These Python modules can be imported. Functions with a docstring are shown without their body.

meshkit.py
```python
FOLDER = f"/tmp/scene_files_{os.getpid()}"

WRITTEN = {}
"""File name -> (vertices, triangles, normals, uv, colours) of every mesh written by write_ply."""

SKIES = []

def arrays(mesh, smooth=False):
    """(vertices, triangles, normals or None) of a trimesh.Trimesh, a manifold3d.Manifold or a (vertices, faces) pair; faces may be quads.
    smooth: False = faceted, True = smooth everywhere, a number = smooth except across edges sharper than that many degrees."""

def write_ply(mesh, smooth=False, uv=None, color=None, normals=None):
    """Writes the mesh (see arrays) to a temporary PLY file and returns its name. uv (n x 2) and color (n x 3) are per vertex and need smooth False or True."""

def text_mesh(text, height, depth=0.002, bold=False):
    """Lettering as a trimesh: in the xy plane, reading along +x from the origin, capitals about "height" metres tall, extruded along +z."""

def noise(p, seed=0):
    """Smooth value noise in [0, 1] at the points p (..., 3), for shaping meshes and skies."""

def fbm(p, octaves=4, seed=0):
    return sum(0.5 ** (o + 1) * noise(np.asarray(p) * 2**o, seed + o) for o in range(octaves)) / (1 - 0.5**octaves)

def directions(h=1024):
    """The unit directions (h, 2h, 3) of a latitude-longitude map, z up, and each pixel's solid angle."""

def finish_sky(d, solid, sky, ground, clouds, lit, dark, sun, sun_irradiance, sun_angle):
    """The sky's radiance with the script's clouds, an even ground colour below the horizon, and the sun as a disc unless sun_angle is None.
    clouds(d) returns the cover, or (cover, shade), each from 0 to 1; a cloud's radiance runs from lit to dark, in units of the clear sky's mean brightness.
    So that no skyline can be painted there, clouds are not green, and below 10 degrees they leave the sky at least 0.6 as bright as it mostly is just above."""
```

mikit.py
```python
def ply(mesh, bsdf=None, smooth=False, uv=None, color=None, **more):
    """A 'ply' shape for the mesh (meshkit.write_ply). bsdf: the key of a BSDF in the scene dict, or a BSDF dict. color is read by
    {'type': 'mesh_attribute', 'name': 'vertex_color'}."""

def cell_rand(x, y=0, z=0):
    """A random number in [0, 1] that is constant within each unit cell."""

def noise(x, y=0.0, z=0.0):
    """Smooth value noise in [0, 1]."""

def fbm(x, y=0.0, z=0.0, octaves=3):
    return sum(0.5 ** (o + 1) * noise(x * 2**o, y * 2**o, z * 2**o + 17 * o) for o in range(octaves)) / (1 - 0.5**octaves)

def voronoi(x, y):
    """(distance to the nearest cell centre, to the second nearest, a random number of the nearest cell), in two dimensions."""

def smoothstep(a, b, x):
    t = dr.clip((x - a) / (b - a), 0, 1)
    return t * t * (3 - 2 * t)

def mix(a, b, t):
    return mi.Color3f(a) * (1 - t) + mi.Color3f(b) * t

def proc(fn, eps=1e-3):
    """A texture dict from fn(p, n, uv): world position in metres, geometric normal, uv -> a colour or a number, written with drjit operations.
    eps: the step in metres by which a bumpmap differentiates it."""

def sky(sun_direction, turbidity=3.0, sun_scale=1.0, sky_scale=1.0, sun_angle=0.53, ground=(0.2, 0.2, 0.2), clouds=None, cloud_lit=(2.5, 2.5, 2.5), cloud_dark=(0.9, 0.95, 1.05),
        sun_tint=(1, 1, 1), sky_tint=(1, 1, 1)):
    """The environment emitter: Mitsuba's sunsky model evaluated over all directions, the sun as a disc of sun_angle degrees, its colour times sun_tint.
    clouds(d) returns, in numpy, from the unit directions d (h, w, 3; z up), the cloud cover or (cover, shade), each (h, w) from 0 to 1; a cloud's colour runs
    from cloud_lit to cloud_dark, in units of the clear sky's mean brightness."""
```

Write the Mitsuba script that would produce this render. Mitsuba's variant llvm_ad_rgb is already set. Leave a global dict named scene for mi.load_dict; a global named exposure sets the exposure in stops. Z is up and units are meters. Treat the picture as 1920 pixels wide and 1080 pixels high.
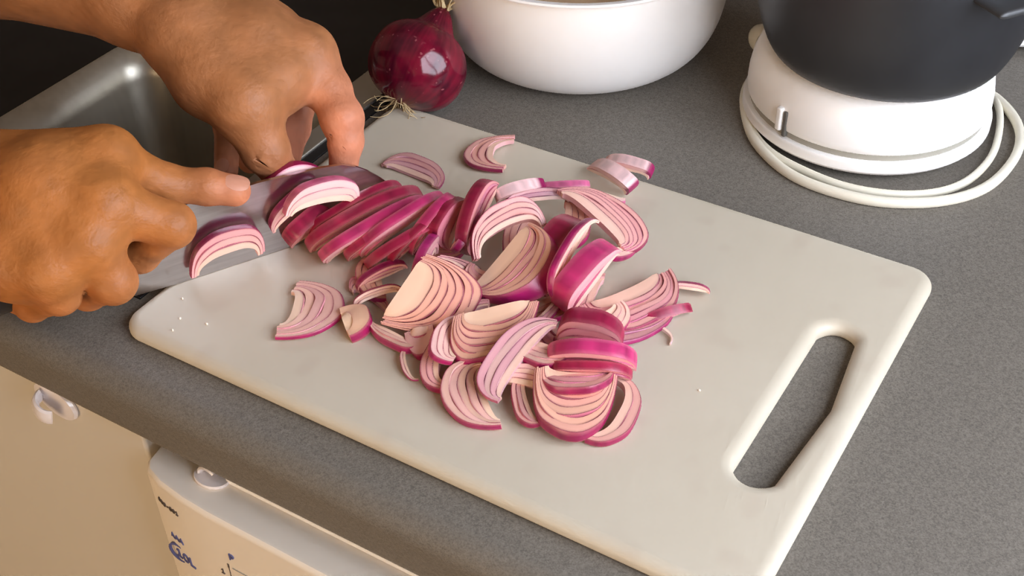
import math, random
import numpy as np
import trimesh
import mitsuba as mi
import drjit as dr
import manifold3d as m3
from shapely.geometry import Polygon, box as sbox
import mikit, meshkit
from mikit import proc, fbm, noise, smoothstep, mix, voronoi, cell_rand

T = mi.ScalarTransform4f
PI = math.pi
scene, labels = {}, {}

# ------------------------------------------------------------------ camera
CAM = np.array([0.2532, -0.4139, 0.4199])
RIGHT = np.array([0.8528, 0.5216, -0.0250])
DOWN = np.array([0.3186, -0.5576, -0.7665])
FWD = np.array([-0.4138, 0.6457, -0.6417])
FOCAL = 2370.4
scene['camera'] = {'type': 'perspective', 'fov': 2 * math.degrees(math.atan(960 / FOCAL)), 'fov_axis': 'x',
                   'near_clip': 0.01, 'far_clip': 50.0,
                   'to_world': T().look_at(origin=CAM.tolist(), target=(CAM + FWD).tolist(), up=(-DOWN).tolist())}

# ------------------------------------------------------------------ light
exposure = -0.26
WINDOW_LIGHT = [9.6, 10.4, 11.9]
DOOR_LIGHT = [7.4, 5.3, 3.3]

# window pane in the right hand wall (daylight behind it) and a second, warmer one behind the camera
def quad(cx, cy, cz, u, v):
    """a rectangle mesh with half axes u, v; its normal is u x v"""
    c, u, v = np.array([cx, cy, cz]), np.array(u, float), np.array(v, float)
    return (np.array([c - u - v, c + u - v, c + u + v, c - u + v]), np.array([[0, 1, 2], [0, 2, 3]]))

scene['window_1__pane'] = mikit.ply(quad(.655, -0.10, 0.46, (0, 0, 0.34), (0, 0.40, 0)),
                                    {'type': 'diffuse', 'reflectance': {'type': 'rgb', 'value': [.6, .6, .6]}},
                                    emitter={'type': 'area', 'radiance': {'type': 'rgb', 'value': WINDOW_LIGHT}})
scene['window_2__pane'] = mikit.ply(quad(0.06, -2.195, 0.20, (0, 0, 0.55), (0.53, 0, 0)),
                                    {'type': 'diffuse', 'reflectance': {'type': 'rgb', 'value': [.6, .6, .6]}},
                                    emitter={'type': 'area', 'radiance': {'type': 'rgb', 'value': DOOR_LIGHT}})

# ------------------------------------------------------------------ materials
def rgb(*c):
    return {'type': 'rgb', 'value': list(c)}

def princ(name, color, rough=.5, spec=.5, metal=0., **kw):
    scene[name] = {'type': 'twosided', 'bsdf': {'type': 'principled', 'base_color': color if isinstance(color, dict) else rgb(*color),
                                                'roughness': rough, 'specular': spec, 'metallic': metal, **kw}}

def bumped(name, color, height, scale, rough=.5, spec=.5, metal=0., eps=5e-4, **kw):
    scene[name] = {'type': 'twosided', 'bsdf': {'type': 'bumpmap', 'arbitrary': proc(height, eps), 'scale': scale,
                   'bsdf': {'type': 'principled', 'base_color': color if isinstance(color, dict) else rgb(*color),
                            'roughness': rough, 'specular': spec, 'metallic': metal, **kw}}}

def f_counter(p, n, uv):
    g = fbm(p.x * 1700, p.y * 1700, p.z * 1700, 2)
    h = noise(p.x * 700 + 9, p.y * 700, p.z * 700)
    k = fbm(p.x * 9, p.y * 9, p.z * 9, 2)
    s = .70 + .60 * g + .22 * (h - .5)
    return mix((.140, .125, .105), (.156, .140, .119), k) * s
princ('m_counter', proc(f_counter), .50, .35)

def f_board(p, n, uv):
    k = fbm(p.x * 22, p.y * 22, p.z * 22, 3)
    st = smoothstep(.62, .9, fbm(p.x * 60 + 5, p.y * 60, p.z * 10, 2))
    c = mix((.52, .462, .36), (.56, .505, .405), k)
    return mix(c, (.50, .43, .34), st * .5)
def h_board(p, n, uv):
    a = noise(p.x * 1500 + p.y * 350, p.y * 60 - p.x * 20, 0)
    b = noise(p.x * 90, p.y * 1700 + p.x * 300, 3)
    return smoothstep(.75, 1, a) * .5 + smoothstep(.78, 1, b) * .5 + .5 * noise(p.x * 700, p.y * 700, p.z * 700)
bumped('m_board', proc(f_board), h_board, .00012, .42, .45)

def f_white(p, n, uv):
    return mix((.82, .81, .79), (.86, .855, .84), fbm(p.x * 30, p.y * 30, p.z * 30, 2))
princ('m_white_plastic', proc(f_white), .28, .5)
princ('m_bowl', (.82, .80, .77), .25, .5)
princ('m_cream_plastic', (.74, .70, .58), .4, .45)
princ('m_food', (.62, .45, .28), .6, .4)
def f_pot(p, n, uv):
    return mix((.012, .0125, .015), (.020, .021, .024), fbm(p.x * 60, p.y * 60, p.z * 25, 3))
princ('m_pot', proc(f_pot), .42, .5)
princ('m_pot_rim', (.035, .036, .038), .4, .5)
princ('m_groove', (.30, .285, .24), .6, .3)
princ('m_notch', (.10, .095, .085), .6, .3)
princ('m_cabinet', (.60, .56, .485), .38, .45)
princ('m_fascia', (.78, .72, .63), .35, .45)
princ('m_dark', (.006, .005, .005), .6, .3)
princ('m_drainer', proc(lambda p, n, uv: mix((.010, .008, .007), (.018, .015, .013), fbm(p.x * 40, p.y * 40, p.z * 40, 3))), .45, .4)
princ('m_seal', (.012, .012, .013), .4, .5)
princ('m_clear', (.74, .70, .70), .18, .6)
princ('m_blue_print', (.10, .11, .26), .5, .3)
princ('m_dark_print', (.10, .08, .07), .5, .3)
def f_steel(p, n, uv):
    return mix((.52, .475, .39), (.62, .57, .475), fbm(p.x * 260, p.y * 260, p.z * 30, 2))
princ('m_rim', (.66, .62, .54), .5, .5, 1.)
princ('m_steel', proc(f_steel), .43, .5, 1.)
def f_blade(p, n, uv):
    q = p.z * 900
    return mix((.44, .415, .415), (.52, .495, .495), fbm((p.x * .505 + p.y * .863) * 60, q, 0, 2))
princ('m_blade', proc(f_blade), .19, .5, 1.)
princ('m_handle', (.02, .018, .017), .4, .5)
princ('m_wall', (.42, .36, .28), .8, .2)
princ('m_wall_back', (.16, .13, .105), .6, .3)
princ('m_ceiling', (.55, .51, .45), .8, .2)
princ('m_floor', proc(lambda p, n, uv: mix((.22, .15, .10), (.30, .21, .14), fbm(p.x * 3, p.y * 30, 0, 3))), .5, .3)
VC = {'type': 'mesh_attribute', 'name': 'vertex_color'}
princ('m_crumb', (.85, .75, .62), .4, .5)
princ('m_onion', VC, .33, .5)
princ('m_onion_wisp', VC, .33, .5)
def h_skin(p, n, uv):
    v = fbm(p.x * 260, p.y * 260, p.z * 260, 2)
    return v + .35 * noise(p.x * 1300, p.y * 1300, p.z * 1300)
bumped('m_skin', VC, h_skin, .00045, .50, .32, eps=4e-4)
princ('m_nail', (.52, .235, .15), .34, .5)

# ------------------------------------------------------------------ helpers
def put(key, mesh, mat, smooth=30, **kw):
    scene[key] = mikit.ply(mesh, mat, smooth=smooth, **kw)
    return key

def tag(key, label=None, cat=None, group=None, kind=None):
    d = {}
    if label: d['label'] = label
    if cat: d['category'] = cat
    if group: d['group'] = group
    if kind: d['kind'] = kind
    labels[key] = d
    return key

def struct(key, mesh, mat, label, smooth=30):
    put(key, mesh, mat, smooth)
    tag(key, label, kind='structure')

_used = {}
def numbered(name):
    n = _used.get(name, -1) + 1
    _used[name] = n
    return name if n == 0 else f'{name}_{n:03d}'

def bx(x0, x1, y0, y1, z0, z1):
    m = trimesh.creation.box(extents=(x1 - x0, y1 - y0, z1 - z0))
    m.apply_translation(((x0 + x1) / 2, (y0 + y1) / 2, (z0 + z1) / 2))
    return m

def rbox(x0, x1, y0, y1, z0, z1, r=.003, seg=12):
    """box with rounded edges"""
    s = m3.Manifold.sphere(r, seg)
    pts = [s.translate((x, y, z)) for x in (x0 + r, x1 - r) for y in (y0 + r, y1 - r) for z in (z0 + r, z1 - r)]
    return m3.Manifold.batch_hull(pts)

def tm(m):
    if isinstance(m, trimesh.Trimesh): return m
    g = m.to_mesh()
    return trimesh.Trimesh(g.vert_properties[:, :3], g.tri_verts, process=False)

def lathe(profile, seg=96, closed=False):
    """profile: (r, z) pairs, revolved about z; open ends on the axis are capped by r=0"""
    pr = np.array(profile, float)
    a = np.arange(seg) * 2 * PI / seg
    v = np.stack([pr[:, None, 0] * np.cos(a), pr[:, None, 0] * np.sin(a), np.repeat(pr[:, 1:2], seg, 1)], -1).reshape(-1, 3)
    n = len(pr)
    i, j = np.meshgrid(np.arange(n if closed else n - 1), np.arange(seg), indexing='ij')
    i2 = (i + 1) % n
    f = np.stack([i * seg + j, i * seg + (j + 1) % seg, i2 * seg + (j + 1) % seg, i2 * seg + j], -1).reshape(-1, 4)
    f = np.vstack([f[:, [0, 1, 2]], f[:, [0, 2, 3]]])
    m = trimesh.Trimesh(v, f, process=False)
    m.merge_vertices()
    m.update_faces(m.nondegenerate_faces())
    m.remove_unreferenced_vertices()
    return m

def spline(pts, n=60):
    from scipy.interpolate import CubicSpline
    p = np.array(pts, float)
    t = np.r_[0, np.cumsum(np.linalg.norm(np.diff(p[:, :3], axis=0), axis=1))]
    return CubicSpline(t, p)(np.linspace(0, t[-1], n))

def tube(path, radii, sides=12, flat=(1., 1.), up=(0, 0, 1)):
    """a closed tube along path; flat scales the section across / along `up`"""
    p = np.array(path, float)
    r = np.broadcast_to(radii, (len(p),))
    t = np.gradient(p, axis=0); t /= np.linalg.norm(t, axis=1, keepdims=True)
    a = np.cross(t, np.array(up, float)); a /= np.linalg.norm(a, axis=1, keepdims=True) + 1e-12
    b = np.cross(a, t)
    th = np.arange(sides) * 2 * PI / sides
    ring = flat[0] * np.cos(th)[None, :, None] * a[:, None] + flat[1] * np.sin(th)[None, :, None] * b[:, None]
    v = (p[:, None] + r[:, None, None] * ring).reshape(-1, 3)
    i, j = np.meshgrid(np.arange(len(p) - 1), np.arange(sides), indexing='ij')
    q = np.stack([i * sides + j, i * sides + (j + 1) % sides, (i + 1) * sides + (j + 1) % sides, (i + 1) * sides + j], -1).reshape(-1, 4)
    f = [np.vstack([q[:, [0, 1, 2]], q[:, [0, 2, 3]]])]
    v = np.vstack([v, p[:1], p[-1:]])
    k = np.arange(sides)
    f.append(np.stack([(k + 1) % sides, k, np.full(sides, len(v) - 2)], 1))
    o = (len(p) - 1) * sides
    f.append(np.stack([o + k, o + (k + 1) % sides, np.full(sides, len(v) - 1)], 1))
    m = trimesh.Trimesh(v, np.vstack(f), process=False)
    if m.volume < 0: m.invert()
    return m

def round_poly(pts, r, seg=8):
    return np.array(Polygon(pts).buffer(-r, join_style=2).buffer(r, quad_segs=seg).exterior.coords)[:-1]

def prism(poly, x0, x1):
    """(y, z) polygon extruded along x"""
    m = trimesh.creation.extrude_polygon(poly, x1 - x0, engine='earcut')
    v = np.array(m.vertices)
    m.vertices = np.c_[v[:, 2] + x0, v[:, 0], v[:, 1]]
    if m.volume < 0: m.invert()
    return m

# ------------------------------------------------------------------ the room
FLOOR = -0.86
struct('floor', bx(-1.9, .70, -2.2, .63, FLOOR - .05, FLOOR), 'm_floor', 'brown kitchen floor')
struct('ceiling', bx(-1.9, .70, -2.2, .63, 1.60, 1.65), 'm_ceiling', 'cream ceiling')
struct('wall_back', bx(-1.9, .70, .58, .63, FLOOR, 1.60), 'm_wall_back', 'dark splashback wall behind the counter')
struct('wall_left', bx(-1.95, -1.9, -2.2, .63, FLOOR, 1.60), 'm_wall', 'cream left wall')
def wall_with_window(wall, hole):
    return tm(m3.Manifold.cube(wall[1]).translate(wall[0]) - m3.Manifold.cube(hole[1]).translate(hole[0]))
struct('wall_right', wall_with_window(((.64, -2.2, FLOOR), (.06, 2.83, 1.60 - FLOOR)), ((.5, -.54, .08), (.4, .88, .76))), 'm_wall', 'cream wall with a window')
def window_frame(key, bars, label):
    put(key, m3.Manifold.batch_boolean([rbox(*b, .004) for b in bars], m3.OpType.Add), 'm_white_plastic')
    tag(key, label, kind='structure')
X0, X1 = .615, .652
window_frame('window_1', [(X0, X1, -.54, -.49, .08, .84), (X0, X1, .29, .34, .08, .84), (X0, X1, -.54, .34, .08, .13), (X0, X1, -.54, .34, .79, .84), (X0, X1, -.12, -.08, .08, .84)], 'white framed window with two panes in the right wall')
struct('wall_front', wall_with_window(((-1.9, -2.25, FLOOR), (2.6, .05, 1.60 - FLOOR)), ((-.51, -2.4, -.39), (1.14, .4, 1.18))), 'm_wall', 'cream wall behind the camera')
Y0, Y1 = -2.19, -2.16
window_frame('window_2', [(-.51, -.46, Y0, Y1, -.39, .79), (.58, .63, Y0, Y1, -.39, .79), (-.51, .63, Y0, Y1, -.39, -.34), (-.51, .63, Y0, Y1, .74, .79), (.04, .08, Y0, Y1, -.39, .79)], 'white framed window behind the camera')

# ------------------------------------------------------------------ counter
SEAL0, SEAL1, RIM_R = -.1875, -.1800, -.2135      # x of the sink's black seal and of its steel rim
FRONT, TH = -.148, .036
prof = [(.58, 0), (.58, -TH)]
prof += [(FRONT + .007 - .007 * math.sin(a), -TH + .007 - .007 * math.cos(a)) for a in np.linspace(0, PI / 2, 7)]
prof += [(FRONT + .013 - .013 * math.cos(a), -.013 + .013 * math.sin(a)) for a in np.linspace(0, PI / 2, 10)]
slab = prism(Polygon(prof), -1.2, .639)
slab = m3.Manifold(m3.Mesh(np.array(slab.vertices, np.float32), np.array(slab.faces, np.uint32)))
slab = slab - m3.Manifold.cube((.57, .56, .2)).translate((SEAL1 - .57, -.095, -.1))
put('worktop', slab, 'm_counter', 40)
tag('worktop', 'grey speckled laminate worktop with a rounded front edge', kind='structure')

# ------------------------------------------------------------------ sink
BX0, BX1, BY0, BY1 = -.3690, RIM_R, -.085, .101
def rrect(x0, x1, y0, y1, r, seg=8):
    c = []
    for cx, cy, a0 in ((x1 - r, y1 - r, 0), (x0 + r, y1 - r, PI / 2), (x0 + r, y0 + r, PI), (x1 - r, y0 + r, 1.5 * PI)):
        for a in np.linspace(a0, a0 + PI / 2, seg):
            c.append((cx + r * math.cos(a), cy + r * math.sin(a)))
    return np.array(c)
rings = []
for d, z in [(-.014, .0012), (-.0120, .0003), (-.0085, -.0024), (-.0045, -.0060), (-.0012, -.0105), (.0014, -.018), (.005, -.06), (.008, -.115), (.011, -.128), (.018, -.140), (.028, -.146), (.06, -.149)]:
    rings.append(np.c_[rrect(BX0 + d, BX1 - d, BY0 + d, BY1 - d, max(.022 - d * .3, .012)), np.full(32, z)])
v = np.vstack(rings + [[[(BX0 + BX1) / 2, (BY0 + BY1) / 2, -.150]]])
f = []
for k in range(len(rings) - 1):
    for j in range(32):
        a, b = k * 32 + j, k * 32 + (j + 1) % 32
        f += [[a, b, b + 32], [a, b + 32, a + 32]]
f += [[(len(rings) - 1) * 32 + j, (len(rings) - 1) * 32 + (j + 1) % 32, len(v) - 1] for j in range(32)]
put('sink__basin', trimesh.Trimesh(v, np.array(f)[:, ::-1], process=False), 'm_steel', True)
put('sink__rim', rbox(RIM_R + .0125, SEAL0, -.093, .46, -.004, .0022, .0011, 8) + rbox(RIM_R, SEAL0, .1165, .46, -.004, .0022, .0011, 8), 'm_rim')
put('sink__seal', rbox(SEAL0 + .0003, SEAL1 - .0003, -.0945, .462, -.010, .0008, .0006, 8), 'm_seal')
hole = Polygon(rrect(BX0 - .0145, BX1 + .0122, BY0 - .008, BY1 + .0145, .025))
deck = trimesh.creation.extrude_polygon(sbox(SEAL1 - .57 + .0006, -.0945, RIM_R + .0122, .4645).difference(hole), .012, engine='earcut')
deck.apply_translation((0, 0, -.0112))
put('sink__drainer', deck, 'm_drainer')
tag('sink', 'stainless steel sink basin set in a black surround, left of the chopping board', 'sink')
tag('sink__drainer', 'black surround of the basin'); tag('sink__seal', 'black seal along the rim')

# ------------------------------------------------------------------ cupboard door and dishwasher below the worktop
YD = -.140
put('cupboard__door', rbox(-.86, -.1475, YD, YD + .018, -.80, -.0385, .002), 'm_cabinet')
put('cupboard__body', bx(-.86, -.150, YD + .020, .48, -.82, -.19), 'm_cabinet')
tag('cupboard', 'cream cupboard under the worktop, left of the dishwasher', 'cupboard')

# dark gap behind, dishwasher with a curved front panel
put('dishwasher__body', bx(-.1405, .46, -.128, .45, -.84, -.040), 'm_dark')
plan = [(-.1414, -.130), (-.1412, -.1365), (-.1394, -.1470), (-.1352, -.1519), (-.1239, -.1556), (-.107, -.1580), (-.0896, -.1590), (-.04, -.1594), (.05, -.1600), (.46, -.1600), (.46, -.130)]
pan = trimesh.creation.extrude_polygon(Polygon(plan), .125, engine='earcut')
def loft_plan(plan, zs):
    """outline shrunk by d at height z, for a rounded top edge"""
    P = Polygon(plan)
    out = []
    for d, z in zs:
        q = np.array(P.exterior.coords)[:-1]
        n = np.roll(q, -1, 0) - np.roll(q, 1, 0)
        n = np.c_[n[:, 1], -n[:, 0]] / np.linalg.norm(n, axis=1, keepdims=True)
        if P.exterior.is_ccw is False: n = -n
        out.append(np.c_[q - n * d, np.full(len(q), z)])
    k, m = len(plan), len(out)
    v = np.vstack(out)
    f = []
    for i in range(m - 1):
        for j in range(k):
            a, b = i * k + j, i * k + (j + 1) % k
            f += [[a, b, b + k], [a, b + k, a + k]]
    tv, tf = trimesh.creation.triangulate_polygon(Polygon(out[0][:, :2]), engine='earcut')
    tv2, tf2 = trimesh.creation.triangulate_polygon(Polygon(out[-1][:, :2]), engine='earcut')
    o = len(v)
    v = np.vstack([v, np.c_[tv, np.full(len(tv), out[0][0, 2])], np.c_[tv2, np.full(len(tv2), out[-1][0, 2])]])
    mesh = trimesh.Trimesh(v, np.vstack([f, np.array(tf)[:, ::-1] + o, np.array(tf2) + o + len(tv)]), process=False)
    mesh.merge_vertices()
    trimesh.repair.fix_normals(mesh)
    return mesh
put('dishwasher__control_panel', loft_plan(plan, [(0, -.178), (0, -.0535), (.0006, -.0515), (.0018, -.0502), (.0032, -.0500)]), 'm_fascia', 35)
put('dishwasher__door', rbox(-.1400, .46, -.1560, -.130, -.80, -.181, .003), 'm_fascia')
put('dishwasher__top_strip', rbox(-.094, .46, -.1390, -.1300, -.0498, -.0465, .0008, 6), 'm_white_plastic')
tag('dishwasher', 'white dishwasher with a curved control panel with blue print, under the worktop', 'dishwasher')

def front_y(x):
    P = np.array(plan[1:10])
    return float(np.interp(x, P[:, 0], P[:, 1]))
def print_text(key, s, x, z, h, mat, tilt=0., bold=False):
    m = meshkit.text_mesh(s, h, .0006, bold)
    w = np.ptp(m.vertices[:, 0])
    slope = math.atan2(front_y(x + w) - front_y(x), w)
    v = np.array(m.vertices)
    v[:, 2] = np.where(v[:, 2] > v[:, 2].mean(), .0006, -.0008)
    X = x + v[:, 0] * math.cos(slope)
    m.vertices = np.c_[X, [front_y(q) for q in X] - v[:, 2], z + v[:, 1]]
    if m.volume < 0: m.invert()
    put(key, m, mat, False)
def flat_bar(key, x0, x1, z0, z1, mat):
    put(key, bx(x0, x1, front_y((x0 + x1) / 2) - .0003, front_y((x0 + x1) / 2) + .002, z0, z1), mat, False)
D = 'dishwasher__control_panel__'
print_text(D + 'model_lettering', '000-001', -.1292, -.0672, .0027, 'm_dark_print', bold=True)
print_text(D + 'rating_lettering', 'AAA', -.1262, -.0922, .0036, 'm_blue_print', bold=True)
print_text(D + 'program_lettering', 'P', -.0802, -.0775, .0043, 'm_blue_print', bold=True)
print_text(D + 'number_lettering', '1', -.0890, -.0938, .0034, 'm_dark_print')
print_text(D + 'number_lettering_001', '2', -.0904, -.1036, .0034, 'm_dark_print')
print_text(D + 'litre_lettering', '10L', -.1262, -.1075, .0062, 'm_blue_print', bold=True)
flat_bar(D + 'scale_mark', -.0828, -.0818, -.0860, -.0830, 'm_dark_print')
flat_bar(D + 'scale_line', -.0825, -.0821, -.128, -.0862, 'm_dark_print')
flat_bar(D + 'scale_line_001', -.0795, -.03, -.0848, -.0844, 'm_groove')
def ring_mark(key, x, z, r, w, mat):
    a = np.linspace(0, 2 * PI, 25)
    p = Polygon(np.c_[r * np.cos(a), r * np.sin(a)]).difference(Polygon(np.c_[(r - w) * np.cos(a), (r - w) * np.sin(a)]))
    m = trimesh.creation.extrude_polygon(p, .0012, engine='earcut')
    v = np.array(m.vertices)
    m.vertices = np.c_[x + v[:, 0], front_y(x) + .0008 - v[:, 2], z + v[:, 1]]
    if m.volume < 0: m.invert()
    put(key, m, mat, False)
ring_mark(D + 'symbol', -.0752, -.0945, .0032, .0010, 'm_dark_print')
ring_mark(D + 'emblem', -.1235, -.1045, .0070, .0012, 'm_blue_print')
for k in ('model_lettering', 'rating_lettering', 'program_lettering', 'litre_lettering'):
    tag(D + k, 'small printed characters on the panel')

# clear plastic catches
def catch(name, c, axis_u, axis_n, r, label):
    """an oval foot with a bent tab"""
    c, u, n = np.array(c), np.array(axis_u, float), np.array(axis_n, float)
    w = np.cross(n, u)
    B = np.c_[u, w, n]
    foot = lathe([(0, 0), (r * .92, 0), (r, r * .10), (r * .95, r * .22), (0, r * .28)], 32)
    foot.vertices = np.array(foot.vertices) * [1, .72, 1] @ B.T + c
    tab = tube(spline([(-r * .55, 0, r * .24), (-r * .5, 0, r * .55), (-r * .1, 0, r * .85), (r * .42, 0, r * .72)], 16), r * .24, 10, (1.5, .55), (0, 0, 1))
    tab.vertices = np.array(tab.vertices) @ B.T + c
    put(name + '__foot', foot, 'm_clear'); put(name + '__tab', tab, 'm_clear')
    tag(name, label, 'plastic catch', 'clear plastic catches')
catch('plastic_catch', (-.2085, YD - .0002, -.0470), (.96, 0, -.28), (0, -1, 0), .0150, 'clear plastic catch on the cream cupboard door')
catch('plastic_catch_001', (-.1020, -.1395, -.0499), (1, 0, 0), (0, 0, 1), .0105, 'clear plastic catch on top of the dishwasher panel')

# ------------------------------------------------------------------ chopping board
BT = .008                                          # top of the board
def rr(x0, x1, y0, y1, r, seg=10):
    return rrect(x0, x1, y0, y1, r, seg)
def arc_between(a, b, bulge, n=9):
    a, b = np.array(a), np.array(b)
    t = np.linspace(0, 1, n)[:, None]
    d = b - a
    nn = np.array([d[1], -d[0]])
    return a + d * t + nn * (bulge * 4 * t * (1 - t))
outer = rr(-.17, .17, -.12, .12, .0135)
slot = np.vstack([arc_between((.1330, .0475), (.1505, .0520), -.30)[:-1], [(.1508, .0515)], [(.1568, .0018)], [(.1520, -.0535)], arc_between((.1512, -.0545), (.1330, -.0540), -.26), ])
sp = Polygon(slot).buffer(-.0012).buffer(.0012, quad_segs=4)
def resample(poly, n):
    L = poly.exterior
    return np.array([L.interpolate(L.length * k / n).coords[0] for k in range(n)])
slot = resample(sp.simplify(.00002), 120)
def normals2(q):
    n = np.roll(q, -1, 0) - np.roll(q, 1, 0)
    n = np.c_[n[:, 1], -n[:, 0]] / (np.linalg.norm(n, axis=1, keepdims=True) + 1e-12)
    return n if Polygon(q).exterior.is_ccw else -n
def offset_ring(q, d):
    return q - normals2(q) * d
def edge_profile(r, steps=6):
    return [(r * (1 - math.sin(a)), -r * (1 - math.cos(a))) for a in np.linspace(PI / 2, 0, steps)]
def board_mesh():
    V, Fa = [], []
    def strip(rings):
        o = sum(len(x) for x in V)
        k = len(rings[0])
        V.append(np.vstack(rings))
        for i in range(len(rings) - 1):
            for j in range(k):
                a, b = o + i * k + j, o + i * k + (j + 1) % k
                Fa.extend([[a, b, b + k], [a, b + k, a + k]])
    R = .0064
    aa = np.linspace(0, PI / 2, 7)
    def levels(r):       # from bottom to top: (inset, z)
        lo = [(.0025 * (1 - math.sin(a)), .0025 * (1 - math.cos(a))) for a in aa]
        hi = [(r * (1 - math.cos(a)), BT - r * (1 - math.sin(a)) * .66) for a in aa]
        return lo + hi
    ro = [np.c_[offset_ring(outer, d), np.full(len(outer), z)] for d, z in levels(R)]
    rs = [np.c_[offset_ring(slot, -d), np.full(len(slot), z)] for d, z in levels(R)]
    strip(ro); strip(rs)
    for lvl in (0, -1):
        P = Polygon(ro[lvl][:, :2], [rs[lvl][:, :2]])
        tv, tf = trimesh.creation.triangulate_polygon(P, engine='earcut')
        o = sum(len(x) for x in V)
        V.append(np.c_[tv, np.full(len(tv), ro[lvl][0, 2])])
        Fa.extend((np.array(tf) + o).tolist())
    m = trimesh.Trimesh(np.vstack(V), np.array(Fa), process=False)
    m.merge_vertices(digits_vertex=6)
    trimesh.repair.fix_normals(m)
    return m
put('chopping_board', board_mesh(), 'm_board', 40)
tag('chopping_board', 'white plastic chopping board with a hand slot, lying on the grey worktop', 'chopping board')

# ------------------------------------------------------------------ knife: the edge stands on the board
KH = np.array([-.1773, -.1058, BT + .0002])         # heel
KD = np.array([.505, .863, 0.]); KD /= np.linalg.norm(KD)
KN = np.array([KD[1], -KD[0], 0.])                  # the side the camera sees
KZ = np.array([0, 0, 1.])
def kp(s, z, o=0.):
    return KH + KD * s + KZ * z + KN * o
pro = [(0, .0015), (.03, 0), (.09, 0), (.130, .0006), (.150, .0022), (.1635, .0050), (.1640, .0062), (.1590, .0110), (.1500, .0180), (.1430, .0265), (.1370, .0325), (.1305, .0375), (.1230, .0412), (.112, .0432), (.08, .0458), (.045, .0462), (.006, .0455), (.0015, .040), (0, .02)]
kpoly = Polygon(pro)
tv, tf = trimesh.creation.triangulate_polygon(kpoly.segmentize(.006), engine='earcut')
km = trimesh.Trimesh(np.c_[tv, np.zeros(len(tv))], tf, process=False)
km = km.subdivide_to_size(.007)
hv = np.array(km.vertices)
def half_th(s, z):
    return np.clip(z / .046, 0, 1) ** .8 * .0009 + .00005
faces = np.array(km.faces)
n0 = len(hv)
vv = np.vstack([[kp(s, z, half_th(s, z)) for s, z, _ in hv], [kp(s, z, -half_th(s, z)) for s, z, _ in hv]])
ed = np.sort(faces[:, [0, 1, 1, 2, 2, 0]].reshape(-1, 2), 1)
uq, cnt = np.unique(ed, axis=0, return_counts=True)
ff = [faces, faces[:, ::-1] + n0]
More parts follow.
